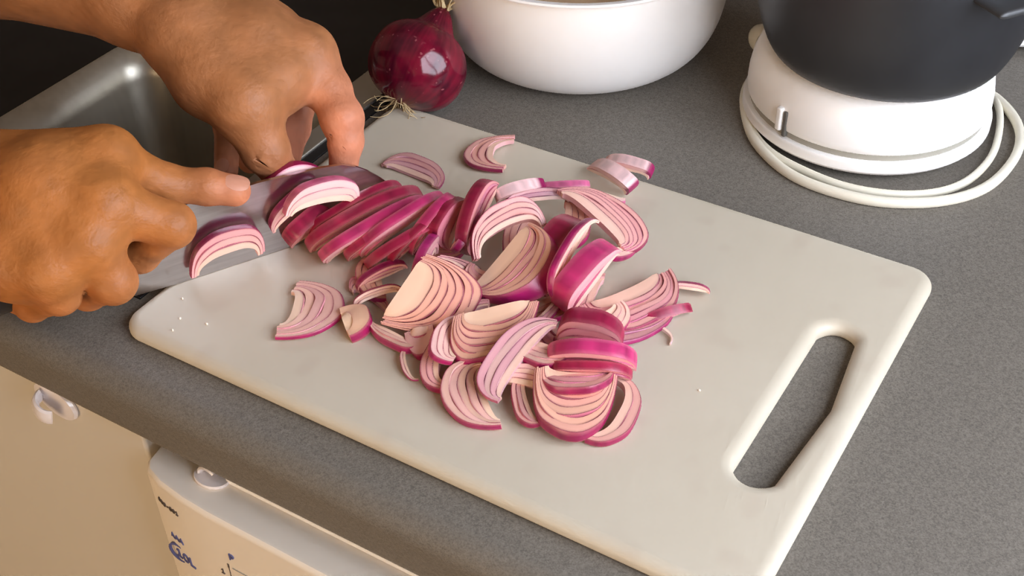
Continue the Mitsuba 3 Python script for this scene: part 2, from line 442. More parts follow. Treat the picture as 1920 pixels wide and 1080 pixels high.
for a, b in uq[cnt == 1]:
    ff.append(np.array([[a, b, b + n0], [a, b + n0, a + n0]]))
bm_ = trimesh.Trimesh(vv, np.vstack(ff), process=False)
trimesh.repair.fix_normals(bm_)
put('knife__blade', bm_, 'm_blade', 30)
hp = spline([kp(.004, .034), kp(-.012, .0335), kp(-.035, .031), (kp(-.065, .030)), kp(-.095, .031), kp(-.118, .029), kp(-.128, .027)], 30)
hr = np.interp(np.linspace(0, 1, 30), [0, .06, .25, .5, .8, .93, 1], [.006, .0098, .0105, .0118, .0115, .0125, .004])
put('knife__handle', tube(hp, hr, 18, (.78, 1.12), (0, 0, 1)), 'm_handle', 40)
tag('knife', 'broad steel kitchen knife with onion stuck to the blade, held in the right hand', 'knife')
tag('knife__handle', 'dark handle')

# ------------------------------------------------------------------ white bowl
def superprof(R, h, rb, p, n=28):
    t = np.linspace(0, PI / 2, n)
    return [(rb + (R - rb) * math.sin(a) ** p, h * (1 - math.cos(a) ** p)) for a in t]
BC = (-.1114, .2508)
out_ = superprof(.0955, .0745, .0503, .704)
prof = [(0, 0)] + [(r, max(z, 0)) for r, z in out_] + [(.0965, .0750), (.0985, .0757), (.0990, .0768), (.0982, .0778), (.0960, .0780), (.0938, .0772)]
prof += [(r - .0026, z + .0012) for r, z in out_[::-1][1:] ] + [(0, .0016)]
bowl = lathe(prof, 128); bowl.apply_translation((*BC, .0002))
put('bowl__body', bowl, 'm_bowl', 45)
nub = tm(rbox(-.003, .003, -.003, .003, -.004, .004, .0019)); 
put('bowl__nub', trimesh.Trimesh(np.array(nub.vertices) + [BC[0] + .0775 * math.cos(.12), BC[1] + .0775 * math.sin(.12) , .028], nub.faces, process=False), 'm_bowl')
tag('bowl', 'round white plastic bowl standing beside the whole red onion', 'bowl')
fd = [(0, .058)]
def inner_r(z):
    return float(np.interp(z, [q[1] for q in out_], [q[0] for q in out_])) - .0046
food = lathe([(0, .052), (.05, .053), (.075, .052), (inner_r(.046), .0495)] + [(inner_r(z - .003), z) for z in (.044, .036, .028, .020, .012, .007)] + [(.03, .0045), (0, .0045)], 96)
fvv = np.array(food.vertices)
fvv[:, 2] += (meshkit.fbm(fvv * 90, 3) - .5) * .008 * (fvv[:, 2] > .045)
food.vertices = fvv + [*BC, 0]
put('dough', food, 'm_food', True)
tag('dough', 'tan food lying in the white bowl', 'food')

# ------------------------------------------------------------------ white round base with a dark pot
AC = (.0825, .2562)
g = [(0, .004), (.066, .004), (.0715, .0046), (.0734, .0068), (.0734, .0112), (.0725, .0126), (.0690, .0130), (.0685, .0136), (.0688, .0162), (.0702, .0168), (.0712, .0180), (.0716, .0215), (.0712, .0290), (.0698, .0370), (.0668, .0450), (.0625, .0498), (.055, .0517), (.03, .0520), (0, .0520)]
base = lathe(g, 128); base.apply_translation((*AC, 0))
put('appliance__base', base, 'm_white_plastic', 35)
gr = lathe([(.0680, .0128), (.0696, .0128), (.0696, .0166), (.0680, .0166)], 128, closed=True); gr.apply_translation((*AC, 0))
put('appliance__base__groove', gr, 'm_groove', 35)
for k in range(4):
    a = PI / 4 + k * PI / 2
    ft = lathe([(0, 0), (.006, 0), (.0065, .001), (.0065, .0045), (0, .0045)], 20)
    ft.apply_translation((AC[0] + .055 * math.cos(a), AC[1] + .055 * math.sin(a), 0))
    put('appliance__' + numbered('foot'), ft, 'm_cream_plastic')
# upright notch in the skirt with a small tab beside it
na = math.atan2(.1907 - AC[1], .0565 - AC[0])
nd, nt = np.array([math.cos(na), math.sin(na), 0]), np.array([-math.sin(na), math.cos(na), 0])
def skirt_box(u0, u1, z0, z1, r0, r1, rad):
    b = tm(rbox(u0, u1, r0, r1, z0, z1, rad, 8))
    v = np.array(b.vertices)
    b.vertices = np.array([*AC, 0]) + v[:, :1] * nt + v[:, 1:2] * nd + v[:, 2:] * KZ
    if b.volume < 0: b.invert()
    return b
put('appliance__base__notch', skirt_box(-.0014, .0014, .0135, .0300, .066, .0724, .0008), 'm_notch')
put('appliance__base__tab', skirt_box(-.0060, -.0018, .0165, .0315, .066, .0738, .0012), 'm_white_plastic')
def rpath(px):
    return [(x, y, z) for x, y, z in px]

outer_c = [(.0097, .2470), (.0228, .2151), (.0360, .1955), (.0514, .1814), (.0724, .1697), (.0959, .1663), (.1194, .1691), (.1391, .1779), (.1568, .1925), (.1689, .2122), (.1742, .2368), (.1740, .2630), (.1683, .2827), (.1589, .2979), (.1470, .3095)]
inner_c = [(.0100, .2600), (.0190, .2300), (.0382, .1967), (.0530, .1855), (.0757, .1777), (.0990, .1745), (.1222, .1788), (.1402, .1884), (.1536, .2035), (.1610, .2245), (.1629, .2472), (.1605, .2685), (.1558, .2893), (.1470, .3095)]
loop = [(x, y, .0030) for x, y in outer_c[::-1]] + [(.0035, .285, .0034), (-.0030, .2950, .010)]
put('appliance__cord', tube(spline(loop, 90), .0033, 10, (.85, 1.0)), 'm_cream_plastic', 50)
loop2 = [(x, y, .0028) for x, y in inner_c] + [(.130, .327, .003), (.10, .337, .003)]
put('appliance__cord_001', tube(spline(loop2, 90), .0027, 10, (.8, 1.0)), 'm_cream_plastic', 50)
pl = lathe([(0, 0), (.006, 0), (.0085, .003), (.0090, .010), (.0075, .016), (.0050, .019), (.0048, .024), (.0080, .028), (.0090, .034), (.0070, .041), (0, .043)], 28)
pl.apply_transform(trimesh.transformations.rotation_matrix(math.radians(72), (.85, .52, 0)))
pl.apply_translation((.0020, .2830, .0195))
put('appliance__plug', pl, 'm_cream_plastic', 40)
tag('appliance', 'round white appliance base with its cream cord looped around it, under the dark pot', 'kitchen appliance')
tag('appliance__plug', 'cream plug at the end of the cord')

op = [(r, z + .0522) for r, z in superprof(.0814, .0798, .0620, 1.2)]
op = [(0, .0522)] + [(.052, .0522), (.0585, .0526)] + [(r, z + .0006) for r, z in op[2:]]
prof = op + [(.0832, .1330), (.0838, .1345), (.0828, .1356), (.0806, .1350)] + [(r - .003, z + .0016) for r, z in op[::-1][1:-3]] + [(0, .0560)]
pot = lathe(prof, 128); pot.apply_translation((.0895, .2487, 0))
put('pot__body', pot, 'm_pot', 40)
ha = math.radians(-34)
hb = tm(rbox(-.013, .009, -.0075, .0075, -.0022, .0022, .0020, 12))
hv = np.array(hb.vertices); 
hb.vertices = np.c_[.0895 + (.090) * math.cos(ha) + hv[:, 0] * math.cos(ha) - hv[:, 1] * 2.6 * math.sin(ha), .2487 + .090 * math.sin(ha) + hv[:, 0] * math.sin(ha) + hv[:, 1] * 2.6 * math.cos(ha), .1215 + hv[:, 2]]
put('pot__handle', hb, 'm_pot_rim', 40)
tag('pot', 'dark grey pot standing on the round white appliance base', 'pot')
tag('pot__handle', 'lighter grey lug at the rim')

A2 = (.113, .440)
b2 = lathe([(r * 1.0, z) for r, z in g], 128); b2.apply_translation((*A2, .0))
put('appliance_001__base', b2, 'm_white_plastic', 35)
gr2 = lathe([(.0680, .0128), (.0696, .0128), (.0696, .0166), (.0680, .0166)], 128, closed=True); gr2.apply_translation((*A2, 0))
put('appliance_001__base__groove', gr2, 'm_groove', 35)
tag('appliance_001', 'white appliance with a dark groove, half hidden behind the dark pot at the right edge', 'kitchen appliance')

# ------------------------------------------------------------------ whole red onion
def f_onionskin(p, n, uv):
    a = uv.x * 2 * PI
    st = noise(uv.x * 64, uv.y * 3, 1) * .6 + .4 * noise(uv.x * 150, uv.y * 2, 5)
    pt = fbm(p.x * 70, p.y * 70, p.z * 70, 3)
    c = mix((.050, .002, .010), (.165, .005, .020), smoothstep(.25, .75, pt * .75 + st * .25))
    fleck = smoothstep(.80, .87, noise(p.x * 520, p.y * 520, p.z * 520)) * smoothstep(.55, .7, noise(p.x * 120 + 3, p.y * 120, p.z * 120))
    tear = smoothstep(.010, .002, dr.abs(uv.x - .285 - .015 * noise(uv.y * 30))) * smoothstep(.25, .4, uv.y) * smoothstep(.78, .6, uv.y)
    c = mix(c, (.35, .10, .11), fleck * .6)
    return mix(c, (.42, .14, .11), tear * smoothstep(.35, .6, noise(uv.y * 45, 2)))
princ('m_onion_skin', proc(f_onionskin), .13, .45)
princ('m_dry', proc(lambda p, n, uv: mix((.50, .34, .15), (.66, .52, .30), noise(p.x * 400, p.y * 400, p.z * 400))), .7, .2)
def onion_mesh():
    R, nl, nu = .0300, 64, 96
    pr = []
    for t in np.linspace(0, 1, nl):
        a = PI * t
        r = R * 1.02 * math.sin(a) ** .78
        z = -R * .86 * math.cos(a)
        k = max(0, (t - .87) / .13)
        z += k ** 1.5 * .0150
        r = r * (1 - .45 * smooth01(k)) + .0042 * smooth01(k * 1.2) * (1 - k ** 6)
        pr.append((r, z))
    pr = np.array(pr)
    a = np.linspace(0, 2 * PI, nu + 1)
    v = np.stack([pr[:, None, 0] * np.cos(a), pr[:, None, 0] * np.sin(a), np.repeat(pr[:, 1:], nu + 1, 1)], -1)
    rad = 1 + .05 * (meshkit.fbm(v * 38 + 3, 3) - .5) + .006 * np.sin(a * 11 + v[..., 2] * 60)
    v[..., :2] *= rad[..., None]
    v[:, -1] = v[:, 0]
    uv = np.stack([np.repeat((a / (2 * PI))[None], nl, 0), np.repeat(np.linspace(0, 1, nl)[:, None], nu + 1, 1)], -1)
    i, j = np.meshgrid(np.arange(nl - 1), np.arange(nu), indexing='ij')
    q = np.stack([i * (nu + 1) + j, i * (nu + 1) + j + 1, (i + 1) * (nu + 1) + j + 1, (i + 1) * (nu + 1) + j], -1).reshape(-1, 4)
    return v.reshape(-1, 3), np.vstack([q[:, [0, 1, 2]], q[:, [0, 2, 3]]]), uv.reshape(-1, 2)
def smooth01(x):
    x = min(max(x, 0), 1)
    return x * x * (3 - 2 * x)
OC = np.array([-.1600, .1320, .0288])
oz = np.array([.03, .60, .50]); oz /= np.linalg.norm(oz)
ox = np.cross(oz, [0, 0, 1.]); ox /= np.linalg.norm(ox); oy = np.cross(oz, ox)
OB = np.c_[ox, oy, oz]
def opt(x, y, z):
    return OC + OB @ np.array([x, y, z], float)
v, f, uv = onion_mesh()
put('red_onion__body', (v @ OB.T + OC, f), 'm_onion_skin', True, uv=uv)
rng = np.random.default_rng(5)
def strands(n, r0, z0, out, length, w, seed, curl=.5):
    rng = np.random.default_rng(seed)
    ms = []
    for k in range(n):
        a = rng.uniform(0, 2 * PI); r = r0 * rng.uniform(.3, 1)
        p0 = np.array([r * math.cos(a), r * math.sin(a), z0])
        d = np.array([math.cos(a) * out, math.sin(a) * out, math.copysign(1, z0)]) + rng.normal(0, .35, 3)
        d /= np.linalg.norm(d)
        L = length * rng.uniform(.5, 1.2)
        p1 = p0 + d * L * .5 + rng.normal(0, L * .12, 3)
        p2 = p0 + d * L + rng.normal(0, L * curl * .5, 3)
        path = [opt(*p) for p in spline([p0, p1, p2], 9)]
        path = [np.array([q[0], q[1], max(q[2], .0012)]) for q in path]
        ms.append(tube(path, np.linspace(w, w * .35, 9), 5, (1.0, .5)))
    return trimesh.util.concatenate(ms)
put('red_onion__roots', strands(34, .0055, -.0250, 1.6, .017, .0006, 3), 'm_dry', True)
tag('red_onion__roots', 'straw coloured dry roots', kind='stuff')
put('red_onion__neck', strands(16, .0045, .0385, .35, .012, .0016, 8, .3), 'm_dry', True)
tag('red_onion__neck', 'dry torn neck')
tag('red_onion', 'whole unpeeled red onion with dry roots, between the left hand and the white bowl', 'onion')

# ------------------------------------------------------------------ sliced onion
# chord end A, chord end B, apex Q (millimetres), rings, inner fraction, thickness, pole spread, colouring, bevel of the skin, curl, fan, label, group
SLICES = [
    ((-80.4, 117.3, 11.0), (-68.2, 83.8, 11.0), (-97.8, 88.3, 11.0), 4, 0.38, 3.0, 0.5, 'pink', 0.0, 0.0, 0.0,
     'crescent of four pink onion rings lying alone near the far edge of the board', None),
    ((-134.0, 54.6, 10.0), (-91.9, 51.8, 10.0), (-115.2, 72.6, 10.0), 4, 0.12, 2.0, 0.25, 'lilac', 0.0, 0.0, 0.0,
     'thin lilac onion slice lying behind the tip of the knife', None),
    ((-27.3, 109.6, 13.0), (3.3, 100.4, 11.0), (-3.7, 99.1, 23.0), 2, 0.35, 9.0, 0.2, 'tipped', 0.2, 0.0, 0.0,
     'curled onion petal with a purple end at the far edge of the board', None),
    ((-21.5, 112.9, 13.0), (8.4, 116.0, 14.0), (-3.3, 112.3, 23.0), 2, 0.45, 8.0, 0.2, 'tipped', 0.2, 0.0, 0.0,
     'second curled onion petal beside the one at the far edge of the board', None),
    ((-109.1, -52.3, 10.5), (-91.8, -91.4, 10.5), (-74.7, -59.4, 10.5), 5, 0.14, 3.0, 0.5, 'pale', 0.0, 0.0, 0.0,
     'pink half onion slice lying alone left of the pile, below the knife', None),
    ((-74.4, -61.2, 12.0), (-58.6, -74.4, 11.0), (-57.4, -57.8, 14.0), 2, 0.0, 7.0, 0.6, 'core', 0.0, 0.0, 0.0,
     'small pale onion core with a purple rim, left end of the pile', None),
    ((-156.1, -79.4, 13.5), (-135.9, -45.0, 15.2), (-144.5, -59.6, 35.3), 3, 0.42, 6.0, 0.35, 'pink', 0.1, 0.0, 0.0,
     'onion crescent stuck to the knife blade near the hand', None),
    ((-132.8, -39.6, 24.7), (-117.4, -13.4, 42.2), (-127.0, -29.7, 43.0), 3, 0.3, 6.0, 0.15, 'lilac', 0.1, 0.0, 0.0,
     'rear of the two onion pieces stuck to the middle of the knife blade', None),
    ((-124.7, -37.6, 37.4), (-104.6, -3.4, 31.6), (-112.0, -16.0, 51.0), 3, 0.28, 7.0, 0.25, 'white', 0.15, 0.0, 0.0,
     'white onion piece stuck to the middle of the knife blade', None),
    ((-29.8, -63.9, 11.0), (-13.9, -79.8, 10.0), (-26.5, -76.5, 11.0), 2, 0.6, 1.2, 0.2, 'pale', 0.0, 0.0, 0.0,
     'thin onion shred hanging out below the pile', None),
    ((58.5, 36.5, 12.0), (77.4, 43.0, 11.0), (67.7, 41.4, 15.0), 2, 0.2, 5.0, 0.1, 'pale', 0.0, 0.0, 0.0,
     'thin onion strip pointing right, at the right end of the pile', None),
    ((55.8, 6.9, 10.0), (73.9, 28.8, 11.0), (67.1, 14.9, 15.0), 2, 0.4, 5.0, 0.1, 'purple', 0.0, 0.0, 0.0,
     'narrow purple onion crescent at the right end of the pile', None),
    ((46.6, -1.3, 9.5), (76.1, 0.6, 9.5), (62.2, 9.0, 10.5), 1, 0.84, 2.0, 0.2, 'wisp', 0.0, 0.0, 0.0,
     'thin translucent onion ring shred right of the pile', None),
    ((-45.8, 38.8, 28.0), (-28.1, 61.1, 30.0), (-34.8, 46.0, 35.0), 2, 0.3, 7.0, 0.1, 'tipped', 0.0, 0.0, 0.0,
     'white onion strip with a purple end at the far side of the pile', None),
    ((-34.4, 63.8, 22.0), (-11.3, 80.2, 22.0), (-20.4, 69.3, 28.0), 2, 0.4, 4.0, 0.1, 'white', 0.0, 0.0, 0.0,
     'white onion sliver pointing right at the far side of the pile', None),
    ((-18.1, 77.0, 22.0), (9.4, 81.6, 20.0), (0.6, 72.8, 21.0), 2, 0.3, 4.0, 0.2, 'white', 0.0, 0.0, 0.0,
     'pale onion sliver under the fanned slice at the far side of the pile', None),
    ((-39.6, 37.7, 24.0), (-11.0, 61.5, 24.0), (-28.2, 53.4, 32.0), 3, 0.3, 5.0, 0.25, 'lilac', 0.0, 0.0, 0.0,
     'lilac onion slice lying across the far side of the pile', None),
    ((-133.3, -29.6, 10.0), (-123.8, -0.7, 18.0), (-121.5, -26.7, 28.0), 2, 0.2, 9.0, 0.2, 'purple', 0.0, 0.0, 0.0,
     'dark red onion piece between the knife blade and the row of purple slices', None),
    ((-124.0, -21.0, 12.0), (-97.3, 27.3, 24.0), (-105.8, -7.9, 34.0), 3, 0.3, 6.0, 0.15, 'purple', 0.25, 0.0, 0.0,
     'rearmost purple onion slice of the row, touching the knife blade', 'row of purple onion slices beside the knife'),
    ((-121.6, -27.2, 10.0), (-88.2, 31.1, 22.0), (-95.7, -13.4, 35.0), 3, 0.25, 7.0, 0.15, 'purple', 0.3, 0.0, 0.0,
     'long purple onion slice of the row with a notched left tip', 'row of purple onion slices beside the knife'),
    ((-109.0, -31.4, 10.0), (-80.7, 25.3, 22.0), (-84.8, -19.7, 35.0), 3, 0.25, 7.0, 0.15, 'bright', 0.3, 0.0, 0.0,
     'brightest long onion slice of the row, in front of the notched one', 'row of purple onion slices beside the knife'),
    ((-97.5, -25.3, 11.0), (-74.4, 27.3, 23.0), (-75.4, -13.4, 35.0), 3, 0.25, 6.0, 0.15, 'purple', 0.3, 0.0, 0.0,
     'dark purple onion slice in the middle of the row', 'row of purple onion slices beside the knife'),
    ((-92.1, -21.0, 13.0), (-70.0, 28.3, 26.0), (-71.2, -12.5, 40.0), 3, 0.25, 6.0, 0.15, 'bright', 0.3, 0.0, 0.0,
     'magenta onion slice lying over the dark one in the row', 'row of purple onion slices beside the knife'),
    ((-86.0, -24.9, 11.0), (-62.6, 22.9, 23.0), (-60.4, -16.0, 35.0), 3, 0.25, 6.0, 0.15, 'purple', 0.3, 0.0, 0.0,
     'front purple onion slice of the row, right above the jagged pink piece', 'row of purple onion slices beside the knife'),
    ((-75.4, -18.6, 13.0), (-62.9, 25.7, 26.0), (-57.3, -10.7, 38.0), 3, 0.25, 5.0, 0.15, 'purple', 0.3, 0.0, 0.0,
     'short purple onion slice at the right end of the row', 'row of purple onion slices beside the knife'),
    ((-70.3, -8.0, 14.0), (-65.4, 27.7, 28.0), (-55.8, -4.8, 42.0), 3, 0.2, 6.0, 0.15, 'bright', 0.3, 0.0, 0.0,
     'last onion slice of the row, with a pale inner edge', 'row of purple onion slices beside the knife'),
    ((-55.6, 4.9, 13.0), (-54.9, 28.3, 30.0), (-51.1, -5.1, 42.0), 3, 0.2, 7.0, 0.2, 'purple', 0.2, 0.0, 0.0,
     'upright purple onion slice behind the big half slice', None),
    ((-41.6, 3.4, 16.0), (-49.3, 43.8, 34.0), (-38.8, 3.8, 46.0), 4, 0.15, 7.0, 0.2, 'purple', 0.2, 0.0, 0.0,
     'tall upright onion slice with a purple back at the far side of the pile', None),
    ((-45.8, -1.8, 20.0), (-49.5, 30.2, 30.0), (-35.8, -1.6, 38.0), 2, 0.1, 5.0, 0.3, 'core', 0.0, 0.0, 0.0,
     'tan onion heart between the upright purple slices', None),
    ((-51.5, -9.9, 24.0), (-47.3, -35.6, 18.0), (-47.8, -20.8, 38.0), 3, 0.3, 5.0, 0.3, 'lilac', 0.0, 0.0, 0.0,
     'lilac onion slice peeping out above the big half slice', None),
    ((-45.8, -16.4, 28.0), (-45.7, -49.5, 10.0), (-19.7, -15.4, 11.0), 3, 0.6, 5.0, 0.3, 'pink', 0.0, 0.0, 0.0,
     'onion slice showing behind the right edge of the big half slice', None),
    ((-42.2, -31.3, 41.0), (-49.9, -61.2, 15.0), (-11.1, -37.3, 22.0), 7, 0.0, 5.0, 0.34, 'big', 0.12, 0.0, 0.0,
     'big half onion slice with six curved rings leaning on the left of the pile', None),
    ((-24.7, -14.1, 30.0), (-6.0, 24.4, 34.0), (-28.0, 15.6, 45.0), 4, 0.42, 6.0, 0.3, 'pink', 0.1, 0.0, 0.0,
     'onion crescent with pink rings behind the tan half slice', None),
    ((-18.0, -26.6, 21.0), (-8.4, 13.9, 40.0), (11.4, -9.6, 33.0), 5, 0.0, 9.0, 0.2, 'tan', 0.5, 0.0, 0.0,
     'tan half onion slice with a bright purple rim in the middle of the pile', None),
    ((-17.0, 52.1, 35.0), (30.6, 41.1, 19.0), (21.1, 64.7, 28.0), 6, 0.1, 5.0, 0.25, 'pink', 0.0, 0.0, 1.0,
     'fanned pink onion slice at the far right of the pile', None),
    ((18.0, 35.7, 24.0), (25.5, 66.0, 17.0), (32.3, 41.5, 18.0), 2, 0.55, 4.0, 0.3, 'pale', 0.0, 0.0, 0.0,
     'curled onion ring end at the far right of the pile', None),
    ((4.1, -1.7, 13.0), (5.1, 39.9, 32.0), (6.7, 3.8, 38.0), 2, 0.3, 16.0, 0.15, 'purple', 0.15, 0.0, 0.0,
     'broad dark magenta onion piece right of the tan half slice', None),
    ((22.0, -7.3, 13.0), (29.9, 30.2, 31.0), (30.9, -8.9, 44.0), 3, 0.25, 12.0, 0.15, 'bright', 0.25, 0.0, 0.0,
     'bright magenta onion slice standing right of the centre of the pile', None),
    ((21.4, -11.4, 22.0), (16.8, 36.4, 38.0), (19.7, -4.4, 48.0), 2, 0.6, 4.0, 0.15, 'pale', 0.0, 0.0, 0.0,
     'pale onion ring edge standing beside the bright magenta slice', None),
    ((27.3, -2.4, 14.0), (54.0, 43.9, 16.0), (61.9, 6.0, 12.0), 6, 0.05, 4.0, 0.4, 'pink', 0.0, 0.0, 0.6,
     'wide pink onion slice lying flat at the right end of the pile', None),
    ((22.9, -6.9, 11.0), (61.7, 33.5, 12.0), (59.0, -8.5, 11.0), 4, 0.4, 3.0, 0.3, 'lilac', 0.0, 0.0, 0.0,
     'thin onion slice underneath the wide pink one at the right end', None),
    ((2.2, -80.6, 11.0), (-7.1, -26.4, 21.0), (-19.9, -61.5, 15.0), 3, 0.52, 6.0, 0.3, 'pink', 0.0, 0.0, 0.0,
     'onion crescent at the lower left edge of the pile', None),
    ((-13.1, -49.5, 27.0), (17.0, -21.6, 28.0), (10.2, -60.6, 18.0), 6, 0.0, 6.0, 0.36, 'tan', 0.15, 0.0, 0.0,
     'large tan half onion slice with a cream core in the front of the pile', None),
    ((34.1, -31.6, 30.0), (29.4, -79.4, 16.0), (14.4, -60.2, 25.0), 4, 0.18, 3.5, 0.15, 'grey', 0.0, 0.12, 0.3,
     'translucent grey lilac onion crescent in the front of the pile', None),
    ((8.4, -60.5, 17.0), (36.5, -86.5, 10.0), (4.3, -86.2, 12.0), 5, 0.14, 5.0, 0.3, 'pale', 0.0, 0.0, 0.8,
     'fanned pale onion slice at the lower front edge of the pile', None),
    ((35.9, -57.7, 23.0), (69.4, -40.8, 21.0), (65.5, -79.0, 14.0), 6, 0.08, 6.0, 0.36, 'big', 0.12, 0.0, 0.0,
     'half onion slice with five curved rings at the front right of the pile', None),
    ((67.0, -34.7, 14.0), (71.1, -75.4, 11.0), (85.5, -54.4, 11.0), 2, 0.52, 5.0, 0.4, 'pink', 0.0, 0.0, 0.0,
     'onion half ring lying behind the front right half slice', None),
    ((29.3, -53.0, 16.0), (51.1, -77.6, 12.0), (34.5, -74.9, 14.0), 3, 0.4, 4.0, 0.3, 'pink', 0.0, 0.0, 0.0,
     'onion ring piece peeping out left of the front right half slice', None),
    ((32.1, -30.2, 20.0), (61.4, -20.2, 20.0), (46.6, -25.8, 35.0), 3, 0.2, 13.0, 0.15, 'purple', 0.2, 0.0, 0.0,
     'uppermost dark purple onion wedge of the stack at the right front', None),
    ((34.2, -44.7, 19.0), (72.7, -28.0, 18.0), (57.6, -43.8, 35.0), 3, 0.2, 8.0, 0.1, 'bright', 0.2, 0.0, 0.0,
     'middle magenta onion wedge of the stack at the right front', None),
    ((38.6, -49.3, 16.0), (73.4, -33.4, 16.0), (57.7, -48.8, 28.0), 3, 0.2, 5.0, 0.1, 'purple', 0.2, 0.0, 0.0,
     'lowest thin purple onion wedge of the stack at the right front', None),
    ((-78.5, -42.3, 11.0), (-63.3, -19.1, 16.0), (-70.9, -31.1, 20.0), 3, 0.25, 5.0, 0.3, 'pink', 0.0, 0.0, 0.0,
     'jagged pink onion piece at the left end of the pile', None),
    ((-70.9, -54.1, 11.0), (-53.8, -35.1, 15.0), (-65.4, -43.5, 18.0), 3, 0.3, 5.0, 0.3, 'pale', 0.0, 0.0, 0.0,
     'pale jagged onion piece left of the big half slice', None),
    ((-57.9, -60.0, 12.0), (-29.0, -61.3, 12.0), (-36.2, -68.8, 12.0), 3, 0.2, 5.0, 0.3, 'pale', 0.0, 0.0, 0.0,
     'pale onion petal under the big half slice', None),
    ((-35.4, -60.0, 13.0), (-24.8, -50.7, 16.0), (-20.8, -66.5, 11.0), 2, 0.0, 6.0, 0.5, 'vee', 0.0, 0.0, 0.0,
     'small V shaped purple onion piece below the big half slice', None),
    ((16.6, -24.2, 18.0), (18.2, -1.2, 22.0), (22.4, -16.4, 18.0), 3, 0.2, 4.0, 0.3, 'lilac', 0.0, 0.0, 0.0,
     'lilac onion scrap in the middle of the pile', None),
    ((-81.6, -44.2, 10.0), (-49.6, -51.7, 10.0), (-77.1, -34.3, 10.0), 3, 0.3, 3.0, 0.3, 'lilac', 0.0, 0.0, 0.0,
     'lilac onion scrap at the far left of the pile', None),
    ((-59.0, -42.7, 12.4), (-84.0, -13.3, 10.9), (-82.8, -36.1, 11.4), 4, 0.1, 4.0, 0.3, 'tan', 0.0, 0.0, 0.0,
     'onion scrap under the jagged pink piece at the left end of the pile', 'onion slices half hidden in the pile'),
    ((-0.5, -70.5, 18.6), (-13.2, -41.7, 19.3), (-15.6, -65.9, 24.6), 4, 0.1, 4.0, 0.3, 'pale', 0.0, 0.0, 0.0,
     'onion slice between the small V shaped piece and the large tan half slice', 'onion slices half hidden in the pile'),
    ((18.6, 11.7, 15.3), (2.2, -23.0, 15.1), (24.3, -12.9, 14.1), 4, 0.1, 4.0, 0.3, 'tan', 0.0, 0.0, 0.0,
     'onion slice in the gap right of the cream core of the large tan slice', 'onion slices half hidden in the pile'),
    ((46.0, -42.3, 24.0), (9.5, -39.6, 21.1), (28.8, -56.0, 22.9), 4, 0.1, 4.0, 0.3, 'pale', 0.0, 0.0, 0.0,
     'onion slice between the grey lilac crescent and the stack of purple wedges', 'onion slices half hidden in the pile'),
    ((-8.5, 9.7, 18.5), (-26.1, 51.2, 15.9), (-31.3, 23.6, 18.4), 4, 0.1, 4.0, 0.3, 'pale', 0.0, 0.0, 0.0,
     'onion slice between the pink ringed crescent and the tan half slice with the purple rim', 'onion slices half hidden in the pile'),
    ((0.0, -10.2, 19.4), (-30.8, -8.6, 22.6), (-14.6, -25.0, 22.7), 4, 0.1, 4.0, 0.3, 'pink', 0.0, 0.0, 0.0,
     'onion slice between the big half slice and the tan half slice with the purple rim', 'onion slices half hidden in the pile'),
    ((57.0, -27.4, 11.7), (16.0, -14.7, 10.2), (34.1, -40.4, 13.1), 4, 0.1, 4.0, 0.3, 'pink', 0.0, 0.0, 0.0,
     'onion scrap at the left end of the uppermost dark purple wedge', 'onion slices half hidden in the pile'),
    ((45.8, 7.6, 18.4), (31.0, -33.4, 19.8), (52.4, -16.8, 15.1), 4, 0.1, 4.0, 0.3, 'pale', 0.0, 0.0, 0.0,
     'onion slice under the wide pink one, just above the stack of purple wedges', 'onion slices half hidden in the pile'),
    ((36.0, -7.2, 12.7), (26.2, 29.5, 10.8), (18.3, 6.1, 13.3), 4, 0.1, 4.0, 0.3, 'pink', 0.0, 0.0, 0.0,
     'onion slice between the bright magenta slice and the wide pink flat slice', 'onion slices half hidden in the pile'),
    ((65.8, -37.2, 20.6), (35.2, -54.0, 19.2), (60.3, -62.5, 24.5), 4, 0.1, 4.0, 0.3, 'pink', 0.0, 0.0, 0.0,
     'onion slice squeezed between the purple wedge stack and the front right half slice', 'onion slices half hidden in the pile'),
    ((-48.1, 13.6, 11.0), (-80.6, 6.5, 14.1), (-60.8, -4.2, 11.9), 4, 0.1, 4.0, 0.3, 'pink', 0.0, 0.0, 0.0,
     'onion slice wedged between the upright purple slice and the big half slice', 'onion slices half hidden in the pile'),
    ((19.3, -69.1, 15.9), (52.5, -59.4, 14.2), (35.0, -54.0, 20.0), 4, 0.1, 4.0, 0.3, 'pale', 0.0, 0.0, 0.0,
     'onion slice between the grey lilac crescent and the front right half slice', 'onion slices half hidden in the pile'),
    ((-16.0, 61.5, 23.9), (-1.3, 24.8, 20.9), (5.4, 50.4, 20.5), 4, 0.1, 4.0, 0.3, 'tan', 0.0, 0.0, 0.0,
     'onion slice under the left part of the fanned pink slice at the far right', 'onion slices half hidden in the pile'),
]
